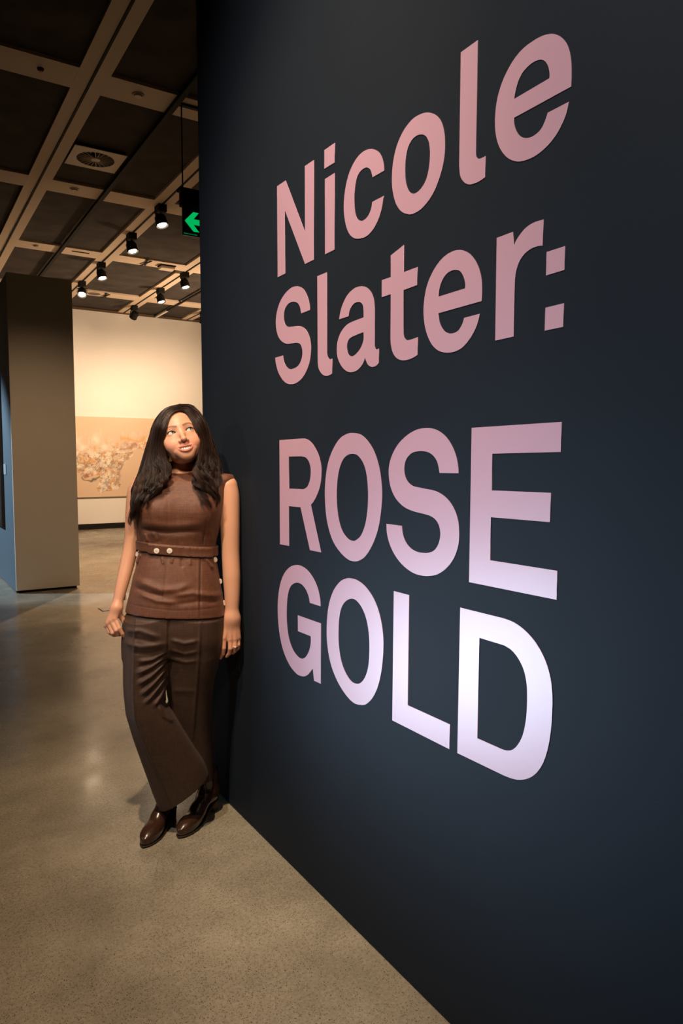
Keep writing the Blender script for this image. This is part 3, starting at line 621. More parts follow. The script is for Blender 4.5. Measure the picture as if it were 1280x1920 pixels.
def f_head(P):
    q = to_head(P); s = q.copy(); s[:, 0] = np.abs(q[:, 0])
    d = smin(ell(q, (0, .012, .030), (.074, .096, .082)), ell(q, (0, -.022, -.017), (.0635, .0640, .072)), .03)
    d = smin(d, ell(q, (0, -.028, -.057), (.0475, .052, .036)), .026)
    d = smin(d, ell(q, (0, -.0685, -.0900), (.0205, .0175, .0135)), .020)
    d = smin(d, ell(s, (.0375, -.0560, -.0385), (.0215, .0205, .0200)), .020)
    d = smin(d, ell(s, (.0545, -.032, -.018), (.015, .030, .013)), .02)
    d = smin(d, rc(s, (.0, -.0775, .0190), (.042, -.0640, .0200), .0085, .0070), .014)
    d = smax(d, -ell(s, (.0315, -.0960, .0005), (.0200, .0165, .0125)), .012)
    d = smin(d, np.linalg.norm(s-EYE.astype(F32), axis=1)-.0146, .0045)
    d = np.maximum(d, -np.maximum(eye_gap(s[:, 0], s[:, 2]), s[:, 1]+.0650)).astype(F32)
    d = smin(d, rc(q, (0, -.0770, .008), (0, -.1000, -.0330), .0068, .0075), .012)
    d = smin(d, ell(q, (0, -.1025, -.0370), (.0094, .0092, .0088)), .007)
    d = smin(d, ell(s, (.0120, -.0905, -.0400), (.0068, .0085, .0062)), .006)
    d = smax(d, -ell(s, (.0070, -.0965, -.0462), (.0031, .0048, .0036)), .003)
    d = smin(d, ell(q, (0, -.0700, -.0700), (.0320, .0205, .0230)), .016)
    d = smax(d, -ell(q, (0, -.0960, -.0660), (.0235, .0180, .0058)), .002)
    d = smax(d, -rc(s, (.0200, -.0895, -.0420), (.0385, -.0760, -.0640), .0016, .0014), .007)
    d = smin(d, smin(chain(q, UL, ULr), chain(q, LLp, LLr), .0015), .003)
    d = smin(d, ell(s, (.0745, .012, -.008), (.008, .018, .030)), .006)
    d = d*HS
    # neck, in person space
    nk = rc(P, L(341, 838, .050), L(344.5, 905, .034), .0440, .0465)
    d = smin(d, nk, .010)
    return np.maximum(d, L(340, 912)[2]-P[:, 2]).astype(F32)
SKIN = np.array([0.60, 0.320, 0.205])
def head_tint(v):
    q = to_head(v).astype(float); s = q.copy(); s[:, 0] = np.abs(q[:, 0]); c = np.tile(SKIN, (len(v), 1))
    def blend(w, col): c[:] = c*(1-w[:, None])+np.asarray(col)*w[:, None]
    front = q[:, 1] < -.04
    g = lambda d, w: np.exp(-np.maximum(d, 0)**2/(w*w))
    sf = s.astype(F32); qf = q.astype(F32)
    blend(.35*g(ell(sf, (.044, -.066, -.036), (.012, .02, .012)), .016)*front, (.66, .25, .17))
    lip = np.minimum(chain(qf, UL, ULr), chain(qf, LLp, LLr))
    blend(np.clip(1-(lip-.0002)/.0012, 0, 1)*.85*front, (.42, .125, .10))
    mouth = (np.abs(q[:, 0]) < .0215)*front*(lip > .0008)*(ell(qf, (0, -.090, -.0665), (.027, .030, .0080)) < 0)*(q[:, 1] > -.0905)
    blend(mouth*.9, (.10, .03, .025))
    eg = eye_gap(s[:, 0], s[:, 2]); near = front*(np.abs(s[:, 0]-EYE[0]) < .021)
    blend(.55*g(np.abs(eg), .0045)*near*(s[:, 2] > -.003), (.24, .115, .075))
    blend(.35*g(np.abs(eg), .003)*near*(s[:, 2] <= -.003), (.34, .17, .12))
    BR = [(.0125, -.09, .0165), (.026, -.085, .0215), (.037, -.075, .0225), (.0470, -.06, .0170)]
    bd = np.full(len(v), 1.0)
    for i in range(3):
        a, b = np.array(BR[i])[[0, 2]], np.array(BR[i+1])[[0, 2]]; ab = b-a; p = s[:, [0, 2]]-a
        t = np.clip(p @ ab/(ab @ ab), 0, 1); bd = np.minimum(bd, np.linalg.norm(p-t[:, None]*ab, axis=1)-(.0027-.0004*i*1.2))
    blend(np.clip(1-bd/.0016, 0, 1)*.78*front*(q[:, 1] < -.03), (.16, .085, .052))
    blend((ell(sf, (.0070, -.0965, -.0462), (.0034, .0052, .0040)) < .0004)*.6, (.16, .05, .035))
    blend(.25*g(ell(qf, (0, -.104, -.037), (.006, .006, .006)), .010), (.68, .30, .21))
    return c

# ---- arms and hands
def hand(P, wr, mcp, fingers, thumb, rw, pr):
    d = None
    for k, m in enumerate(mcp):
        e = rc(P, wr[k], m, rw, pr); d = e if d is None else smin(d, e, .010)
    for pts, rr in fingers:
        d = smin(d, chain(P, pts, rr, .002), .004)
    return smin(d, chain(P, thumb[0], thumb[1], .003), .008)
def f_armR(P):     # image right: the arm against the wall
    ar = [L(426, 911, .0), L(430, 935, -.005), L(431, 985, -.010), L(432, 1035, -.012), L(434, 1080, -.020), L(435, 1120, -.026), L(434.5, 1158, -.030)]
    d = limb(P, ar, [.0400, .0395, .0380, .0350, .0345, .0300, .0245])
    y0 = -.034
    W = [L(427, 1160, y0), L(432, 1160, y0-.004), L(437, 1160, y0-.003), L(442, 1160, y0)]
    M = [L(420.5, 1197, y0-.006), L(431.5, 1200, y0-.010), L(440.5, 1199, y0-.008), L(446.8, 1196, y0)]
    fg = [([M[0], L(419.5, 1215, y0-.010), L(417.5, 1226, y0-.002), L(413.5, 1234, y0+.008)], [.0098, .0090, .0080, .0062]),
          ([M[1], L(431.5, 1216, y0-.018), L(430.0, 1225, y0-.008), L(424.5, 1231, y0+.004)], [.0098, .0092, .0082, .0064]),
          ([M[2], L(440.5, 1214, y0-.016), L(440.0, 1221, y0-.006), L(436.5, 1225, y0+.006)], [.0092, .0084, .0076, .0060]),
          ([M[3], L(447.3, 1209, y0-.006), L(446.8, 1215, y0+.002), L(444.0, 1219, y0+.010)], [.0078, .0070, .0064, .0052])]
    th = ([L(424, 1168, y0+.006), L(416.5, 1186, y0+.014), L(414.5, 1201, y0+.018), L(416.5, 1213, y0+.020)], [.0130, .0110, .0092, .0072])
    h = hand(P, W, M, fg, th, .0135, .0108)
    for i in range(4): h = smin(h, rc(P, W[i]+np.array([0, -.006, -.03]), M[i]+np.array([0, -.0075, .004]), .0025, .0040), .006)
    return smin(d, h, .034)
def f_armL(P):     # image left: the free arm, fingertips on the hip
    ar = [L(268, 905, .02), L(257, 925, .025), L(251, 975, .03), L(247.5, 1015, .03), L(240, 1050, .018), L(229, 1095, -.010), L(219.5, 1135, -.034)]
    d = limb(P, ar, [.039, .0380, .0330, .0300, .0280, .0240, .0185])
    y0 = -.044
    W = [L(221.5, 1142, y0), L(218.5, 1142, y0-.003), L(215.5, 1143, y0-.002), L(213, 1144, y0+.002)]
    M = [L(215.5, 1160, y0-.010), L(208.8, 1163.5, y0-.010), L(203.2, 1168, y0-.006), L(199.6, 1173, y0+.002)]
    fg = [([M[0], L(223.5, 1178, y0-.024), L(229.0, 1188, y0-.022), L(233.6, 1195, y0-.014)], [.0098, .0088, .0076, .0060]),
          ([M[1], L(217.5, 1182, y0-.026), L(219.5, 1189, y0-.016), L(225, 1190.5, y0-.004)], [.0096, .0086, .0078, .0062]),
          ([M[2], L(210.8, 1187, y0-.020), L(213.0, 1190.5, y0-.010), L(218.5, 1191, y0+.002)], [.0090, .0080, .0074, .0060]),
          ([M[3], L(205.3, 1186, y0-.010), L(208.0, 1188.5, y0-.002), L(213, 1189, y0+.008)], [.0078, .0070, .0064, .0052])]
    th = ([L(222, 1149, y0+.006), L(227.5, 1157, y0+.010), L(232.5, 1166, y0+.010), L(236.5, 1174, y0+.006)], [.0120, .0102, .0088, .0068])
    h = hand(P, W, M, fg, th, .0120, .0102)
    for i in range(4): h = smin(h, rc(P, W[i]+np.array([0, -.006, -.015]), M[i]+np.array([0, -.0065, .002]), .0025, .0036), .006)
    return smin(d, h, .028)
def f_core(P):
    d = rc(P, L(343, 900, .03), L(330, 1000, .0), .055, .075)
    d = smin(d, rc(P, L(330, 1000, .0), L(325, 1140, .0), .075, .085), .03)
    d = smin(d, rc(P, L(275, 912, .02), L(415, 905, .0), .038, .038), .03)
    d = smin(d, chain(P, [L(290, 1160, 0), L(275, 1300, -.03), L(315, 1490, .05)], [.07, .05, .03], .02), .02)
    d = smin(d, chain(P, [L(365, 1160, .01), L(365, 1300, .03), L(380, 1470, .10)], [.07, .05, .03], .02), .02)
    return d
bv, bq, bc, nn = [], [], [], 0
for f, lo, hi, h, tint, it in (
        (f_head, (-.14, -.16, L(340, 915)[2]), (.16, .16, 1.75), .0017, head_tint, 1),
        (f_armR, (.08, -.13, L(430, 1245)[2]), (.26, .08, 1.46), .0021, None, 2),
        (f_armL, (-.34, -.11, L(210, 1205)[2]), (-.06, .10, 1.46), .0021, None, 2),
        (f_core, (-.26, -.15, .05), (.24, .2, 1.47), .008, None, 1)):
    v, q = surface_nets(f, lo, hi, h); v = relax(v, q, it, .5)
    if tint is None:
        c = np.tile(SKIN, (len(v), 1)); z = v[:, 2]
        w_ = np.clip((.86-z)/.14, 0, 1)[:, None]; c *= 1-w_*np.array([.03, .12, .16])
    else: c = tint(v)
    bv.append(v); bq.append(q+nn); bc.append(c); nn += len(v)
MT['skin'] = tint_mat('skin', .44, .45, sss=.12, bump=.12, bscale=900)
me = np_mesh('body', np.concatenate(bv), np.concatenate(bq), np.concatenate(bc))
body = link('body', me, MT['skin'], person)

# ---- eyes, lashes, teeth
def uvsphere(n=40, m=28):
    th = np.linspace(0, math.pi, m+1); ph = np.linspace(0, 2*math.pi, n, endpoint=False)
    v = np.array([[math.sin(t)*math.cos(p), math.sin(t)*math.sin(p), math.cos(t)] for t in th for p in ph])
    q = np.array([[i*n+j, (i+1)*n+j, (i+1)*n+(j+1) % n, i*n+(j+1) % n] for i in range(m) for j in range(n)])
    return v, q
MT['eye'] = tint_mat('eye', .08, .6, coat=1.0)
gz = np.array([.32, -1.0, .20]); gz /= np.linalg.norm(gz)
for sx in (-1, 1):
    v, q = uvsphere(40, 48); v = v @ np.array(Vector(gz).to_track_quat('Z', 'Y').to_matrix()).T; R0 = np.array([sx*EYE[0], EYE[1], EYE[2]]); ang = np.arccos(np.clip(v @ gz, -1, 1))
    c = np.tile(np.array([.66, .62, .58]), (len(v), 1))
    c[ang < .56] = (.08, .10, .10); c[ang < .50] = (.20, .27, .28); c[ang < .22] = (.008, .008, .008)
    o = link('eye', np_mesh('eye', from_head(R0+v*.0126), q, c), MT['eye'], person); o['label'] = 'grey-green eye'
def tube(path, rad, n=6):
    path = np.asarray(path, float); k = len(path); T = np.gradient(path, axis=0); T /= np.linalg.norm(T, axis=1)[:, None]
    up = np.array([.13, .21, .97]); A = np.cross(T, up); A /= np.linalg.norm(A, axis=1)[:, None]; Bv = np.cross(T, A)
    an = np.linspace(0, 2*math.pi, n, endpoint=False); rad = np.broadcast_to(rad, (k,))
    v = path[:, None, :]+rad[:, None, None]*(np.cos(an)[None, :, None]*A[:, None, :]+np.sin(an)[None, :, None]*Bv[:, None, :])
    i, j = np.meshgrid(np.arange(k-1), np.arange(n), indexing='ij'); j2 = (j+1) % n
    q = np.stack([i*n+j, i*n+j2, (i+1)*n+j2, (i+1)*n+j], -1).reshape(-1, 4)
    return v.reshape(-1, 3), q
def join(parts):
    V, Q, n = [], [], 0
    for v, q in parts: V.append(v); Q.append(q+n); n += len(v)
    return np.concatenate(V), np.concatenate(Q)
MT['lash'] = mat('eyelash', (.012, .008, .006), .5)
for sx in (-1, 1):
    u = np.linspace(-1, 1, 17); x = EYE[0]+u*EL*1.03; z = EYE[2]+ET*(x-EYE[0])+EH*1.0*(1-u*u)
    y = EYE[1]-np.sqrt(np.maximum(.0148**2-(x-EYE[0])**2-(z-EYE[2])**2, 1e-6))-.0004
    v, q = tube(np.stack([sx*x, y, z], 1), .0010*HS*(1.05-.7*np.abs(u)**3))
    parts = [(v, q)]
    for k in range(13):
        t = -.8+1.7*k/12; xx = EYE[0]+t*EL; zz = EYE[2]+ET*(xx-EYE[0])+EH*1.0*(1-t*t)
        yy = EYE[1]-math.sqrt(max(.0148**2-(xx-EYE[0])**2-(zz-EYE[2])**2, 1e-6))
        ln = .0016+.0022*max(t, 0); p0 = np.array([xx, yy, zz]); dr = np.array([.35+.6*t, -.8, .45]); dr /= np.linalg.norm(dr)
        pts = np.array([p0, p0+dr*ln*.5, p0+dr*ln+np.array([0, 0, .0012])]); pts[:, 0] *= sx
        parts.append(tube(pts, np.array([.00055, .0004, .0001]), 4))
    v, q = join(parts); link('eyelashes', np_mesh('eyelashes', from_head(v), q), MT['lash'], person)
# teeth: one arc of tooth blocks
tv = []
for k in range(-5, 6):
    w = [.0042, .0036, .0036, .0034, .0032, .003][abs(k)]
    cx = [0, .0078, .0142, .0190, .0228, .0250][abs(k)]*(1 if k >= 0 else -1) if k else 0
xs = [-.0240, -.0212, -.0180, -.0142, -.0079, 0, .0079, .0142, .0180, .0212, .0240]
parts = []
for a, b in zip(xs[:-1], xs[1:]):
    m = (a+b)/2; wd = (b-a)/2*.992; ym = -.0888+.0085*(m/.025)**2; zt, zb = -.0575, -.0738+.0075*(m/.0255)**2
    u = np.linspace(-1, 1, 7); vv = np.linspace(0, 1, 6); g = []
    for t in vv:
        for s_ in u:
            g.append((m+s_*wd*(1-.10*t*t), ym-.0016*math.sqrt(max(1-s_*s_*.92, .02))-.0004*math.sin(t*3.1)+.0002*abs(s_), zt+(zb-zt)*t+(.0006*s_*s_*t)))
    q = np.array([[i*7+j, i*7+j+1, (i+1)*7+j+1, (i+1)*7+j] for i in range(5) for j in range(6)])
    parts.append((np.array(g), q))
v, q = join(parts); MT['tooth'] = mat('tooth_enamel', (.80, .74, .65), .2, coat=.5)
link('teeth', np_mesh('teeth', from_head(v), q), MT['tooth'], person)

# ------------------------------------------------------------------ clothes
def rowz(rows, cy=0.0):
    """rows: (photo y, left x, right x, half depth[, centre depth]) -> loft rows in person space"""
    out = []
    for r in rows:
        c = r[4] if len(r) > 4 else cy
        a, b = L(r[1], r[0], c), L(r[2], r[0], c); out.append(((a[2]+b[2])/2, a[0], b[0], r[3], c))
    return out
def strokes(P, S, front=0.02):
    e = np.zeros(len(P), F32); xz = P[:, [0, 2]]; m = P[:, 1] < front
    if not m.any(): return e
    q = xz[m]; acc = np.zeros(len(q))
    for pts, w, amp in S:
        W = np.array([L(a, b, -.09)[[0, 2]] for a, b in pts]); dm = np.full(len(q), 9.0); tm = np.zeros(len(q)); n = len(W)-1
        for i in range(n):
            ab = W[i+1]-W[i]; t = np.clip((q-W[i]) @ ab/(ab @ ab), 0, 1); dd = np.linalg.norm(q-W[i]-t[:, None]*ab, axis=1)
            k = dd < dm; dm = np.where(k, dd, dm); tm = np.where(k, (i+t)/n, tm)
        tp = np.minimum(1, np.minimum(tm, 1-tm)*5+.15)
        acc += amp*tp*np.exp(-(dm/w)**2)
    e[m] = acc
    return e
TUN = rowz([(886.5, 326, 368, .042, .03), (889, 300, 420, .050, .02), (894, 276, 433, .062, .015), (905, 267, 428, .082, .01), (930, 262, 422, .100), (952, 258, 418, .110), (976, 256, 414, .110), (1000, 257, 410, .100),
            (1020, 260, 405.5, .092), (1036, 260, 404.5, .090), (1050, 257, 406, .098), (1080, 249, 411, .112), (1110, 242, 416, .122), (1135, 236, 420.5, .127), (1170, 229, 425, .131)])
TS = [([(312.5, 1044), (308, 1090), (304, 1128)], .0030, -.0022), ([(376, 1046), (375, 1100), (374, 1156)], .0030, -.0026), ([(372, 1046), (371, 1100), (370, 1156)], .0035, .0018),
      ([(386, 975), (383, 1000), (380, 1022)], .0035, -.0030), ([(292, 1000), (300, 1018)], .006, -.003), ([(284, 996), (296, 1014)], .007, .004),
      ([(249, 1088), (277, 1096), (304, 1104), (335, 1102), (356, 1094)], .013, .0075), ([(252, 1104), (280, 1112), (310, 1116)], .010, -.005),
      ([(258, 1112), (295, 1124), (330, 1127)], .009, .0055), ([(326, 1114), (361, 1110), (417, 1119)], .010, .006), ([(330, 1130), (370, 1126), (410, 1130)], .009, -.004),
      ([(262, 993), (312, 998), (378, 995)], .010, -.007), ([(262, 980), (315, 986), (380, 982)], .014, .004), ([(303, 1044), (306, 1058)], .004, .005), ([(324, 1044), (321, 1056)], .004, .005), ([(386, 1046), (400, 1068)], .006, .006),
      ([(262, 1040), (252, 1062)], .006, .005), ([(340, 1046), (342, 1064)], .006, -.004), ([(355, 1046), (357, 1060)], .005, .004), ([(395, 990), (399, 1018)], .006, .004), ([(270, 1000), (276, 1018)], .006, .004),
      ([(312, 900), (316, 960), (312, 1018)], .0025, -.0010), ([(240, 1134), (330, 1141), (421, 1139)], .0022, -.0012)]
hemL, hemR = L(231, 1145.5)[2], L(423, 1151)[2]
def f_tun0(P): return loft(P, TUN, 2.25)
def f_tunic(P):
    d = f_tun0(P)
    for bxp in (298, 372):
        d = smin(d, ell(P, L(bxp, 957, -.062), (.060, .052, .058)), .05)
    d = smin(d, rc(P, L(281, 902, .02), L(421, 901, .0), .030, .027), .03)
    d = d-strokes(P, TS)
    hz = hemL+(hemR-hemL)*(P[:, 0]-L(231, 1145)[0])/(L(423, 1145)[0]-L(231, 1145)[0])
    d = np.maximum(d, hz-P[:, 2])
    # neck opening
    return np.maximum(d, -rc(P, L(344, 900, .03), L(344, 860, .03), .0455, .0455)).astype(F32)
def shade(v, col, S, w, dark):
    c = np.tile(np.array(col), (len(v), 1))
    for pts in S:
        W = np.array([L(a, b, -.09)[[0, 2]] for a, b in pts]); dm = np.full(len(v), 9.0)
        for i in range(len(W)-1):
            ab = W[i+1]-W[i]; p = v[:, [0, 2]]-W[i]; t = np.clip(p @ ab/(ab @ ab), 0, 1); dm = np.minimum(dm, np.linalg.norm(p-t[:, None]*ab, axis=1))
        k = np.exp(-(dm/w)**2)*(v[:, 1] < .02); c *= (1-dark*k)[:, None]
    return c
MT['tunic'] = tint_mat('brown_linen', .52, .45, sheen=.06, bump=.22, noise=.12, weave=True)
v, q = surface_nets(f_tunic, (-.27, -.19, .82), (.26, .17, 1.45), .0030); v = relax(v, q, 1, .4)
TC = (.112, .041, .0195)
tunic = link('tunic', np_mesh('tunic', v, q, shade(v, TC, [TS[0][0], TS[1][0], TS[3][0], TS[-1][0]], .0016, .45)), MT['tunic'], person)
# belt
zb0, zb1 = L(259, 1026.5, -.09), L(405, 1036.5, -.09)
def f_belt(P):
    zc = zb0[2]+(zb1[2]-zb0[2])*(P[:, 0]-zb0[0])/(zb1[0]-zb0[0])
    d = np.maximum(f_tun0(P)-.006, np.abs(P[:, 2]-zc)-.0185)
    tab = np.maximum(np.maximum(f_tun0(P)-.0095, np.abs(P[:, 2]-zc+.0045)-.0180), np.maximum(L(277, 1034, -.09)[0]-P[:, 0], P[:, 1]))
    tab = np.maximum(tab, P[:, 0]-L(400, 1034, -.09)[0])
    return np.minimum(d, tab).astype(F32)
v, q = surface_nets(f_belt, (-.24, -.15, zb1[2]-.05), (.24, .15, zb0[2]+.05), .0026); v = relax(v, q, 2, .4)
zc = zb0[2]+(zb1[2]-zb0[2])*(v[:, 0]-zb0[0])/(zb1[0]-zb0[0]); st = np.exp(-((np.abs(v[:, 2]-zc+.002)-.0135)/.0012)**2)
belt = link('belt', np_mesh('belt', v, q, np.array(TC)*(.95-.3*st[:, None])), MT['tunic'], person)
# trousers
HIP = rowz([(1125, 243, 415, .110), (1150, 236, 416, .118), (1180, 234, 415, .120), (1205, 232.5, 414, .110), (1222, 236, 408, .080)])
LGF = rowz([(1160, 234, 320, .105, -.005), (1200, 231.5, 318, .100, -.012), (1230, 230.5, 316, .092, -.02), (1260, 230.5, 314, .088, -.028), (1290, 231, 311, .085, -.035), (1310, 233, 311.5, .084, -.040),
            (1335, 236, 320, .084, -.042), (1352, 241, 331, .084, -.040), (1378, 249, 347, .085, -.034), (1406, 259, 364, .086, -.026), (1432, 268.5, 381, .087, -.018), (1455, 277, 391, .088, -.010),
            (1480, 286, 397, .089, -.002), (1505, 296.5, 404, .090, .004), (1540, 312, 412, .091, .01)])
LGB = rowz([(1160, 314, 415.5, .110, .0), (1200, 312, 414.5, .108, -.002), (1230, 311, 412.5, .102, .002), (1254, 309, 408, .096, .009), (1286, 311, 400.5, .089, .020), (1323, 316, 398, .083, .034),
            (1384, 330, 399, .078, .065), (1440, 340, 399.5, .078, .08), (1470, 345, 399.5, .078, .085)])
PS = [([(232, 1183), (262, 1180), (302, 1192)], .009, .0055), ([(236, 1194), (265, 1196), (300, 1204)], .008, -.003), ([(231, 1205), (265, 1210), (313, 1203)], .009, .0055), ([(240, 1222), (280, 1222), (312, 1213)], .008, -.003),
      ([(258, 1237), (288, 1234), (314, 1221)], .0075, .0075), ([(256, 1260), (284, 1247), (314, 1229)], .0075, .0085), ([(258, 1280), (284, 1264), (313, 1241)], .0075, .0085), ([(264, 1299), (289, 1278), (312, 1255)], .0075, .009),
      ([(271, 1315), (294, 1291), (312, 1271)], .0075, .009), ([(289, 1320), (304, 1302), (312, 1286)], .007, .008), ([(298, 1318), (307, 1338), (326, 1354)], .007, .007), ([(304, 1312), (313, 1334)], .006, -.007),
      ([(257, 1249), (286, 1240), (312, 1226)], .006, -.005), ([(258, 1271), (286, 1255), (312, 1236)], .006, -.005), ([(264, 1290), (288, 1271), (311, 1249)], .006, -.005), ([(270, 1308), (292, 1285), (311, 1264)], .006, -.005),
      ([(320, 1196), (345, 1203), (372, 1198)], .008, .006), ([(319, 1216), (345, 1224), (372, 1219)], .008, .006), ([(320, 1234), (348, 1240), (370, 1237)], .008, .005), ([(322, 1300), (345, 1298), (368, 1300)], .012, .003),
      ([(254, 1160), (252, 1220), (251, 1300), (254, 1345), (270, 1385), (297, 1450), (326, 1527)], .0052, .0045), ([(376, 1158), (373, 1220), (369, 1290), (364, 1360), (362, 1400)], .0054, .0045),
      ([(316.5, 1157), (315.5, 1190), (315, 1226)], .0040, -.007)]
hA, hB = L(306, 1524, -.06), L(392, 1453.5, -.03)
def f_trousers(P):
    hip = loft(P, HIP, 2.3)
    lf = loft(P, LGF, 2.3); nrm = np.array([-(hB[2]-hA[2]), hB[0]-hA[0]]); nrm /= np.linalg.norm(nrm)
    lf = np.maximum(lf, -((P[:, [0, 2]]-hA[[0, 2]]) @ nrm))
    lb = np.maximum(loft(P, LGB, 2.3), L(399, 1455, .08)[2]-P[:, 2])
    d = np.minimum(smin(hip, lf, .03), smin(hip, lb, .03))
    return (d-strokes(P, PS, .05)).astype(F32)
MT['trouser'] = tint_mat('dark_brown_linen', .56, .4, sheen=.05, bump=.2, noise=.10, weave=True)
v, q = surface_nets(f_trousers, (-.28, -.20, .03), (.24, .22, .94), .0030); v = relax(v, q, 1, .4)
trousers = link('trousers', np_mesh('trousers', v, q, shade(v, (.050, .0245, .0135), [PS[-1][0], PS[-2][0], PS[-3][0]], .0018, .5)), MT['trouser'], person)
# buttons
MT['button'] = mat('pearl_button', (.78, .72, .62), .3, coat=.4); MT['hole'] = mat('button_thread', (.25, .18, .12), .7)
def hit(f, px, py):
    ys = np.linspace(-.30, .20, 700); P = np.array([L(px, py, y) for y in ys], F32); d = f(P); i = int(np.argmax(d < 0)) if (d < 0).any() else int(np.argmin(d))
    p = P[i].astype(float); e = .004; g = np.array([f((p+e*np.eye(3)[k])[None].astype(F32))[0]-f((p-e*np.eye(3)[k])[None].astype(F32))[0] for k in range(3)], float)
    return p, g/np.linalg.norm(g)
bm = bmesh.new(); cyl(bm, (0, 0, 0), (0, 0, .0022), .0106, .0104, 28); cyl(bm, (0, 0, .0022), (0, 0, .0032), .0104, .0086, 28)
bmesh.ops.recalc_face_normals(bm, faces=bm.faces)
bme = bpy.data.meshes.new('button'); bm.to_mesh(bme); bm.free(); bme.materials.append(MT['button'])
bm = bmesh.new()
for a in range(4): cyl(bm, (.0024*math.cos(a*math.pi/2+.78), .0024*math.sin(a*math.pi/2+.78), .0030), (.0024*math.cos(a*math.pi/2+.78), .0024*math.sin(a*math.pi/2+.78), .0034), .0009, None, 8)
hme = bpy.data.meshes.new('thread'); bm.to_mesh(hme); bm.free(); hme.materials.append(MT['hole'])
for f, par, px, py in ((f_belt, belt, 293.5, 1033), (f_belt, belt, 317.8, 1033), (f_tunic, tunic, 403, 1049.5), (f_tunic, tunic, 412.5, 1090), (f_tunic, tunic, 419.5, 1130.5), (f_tunic, tunic, 257.5, 1039), (f_tunic, tunic, 234.5, 1120.5)):
    p, nrm = hit(f, px, py); nrm = nrm+np.array([0, -.6, .05])*(par is tunic); nrm /= np.linalg.norm(nrm); b = bpy.data.objects.new('button', bme); C.objects.link(b); b.parent = par
    b.location = p+nrm*.0002; b.rotation_euler = Vector(nrm).to_track_quat('Z', 'Y').to_euler(); b['label'] = 'round cream button'
    if par is belt:
        t = bpy.data.objects.new('thread', hme); C.objects.link(t); t.parent = b
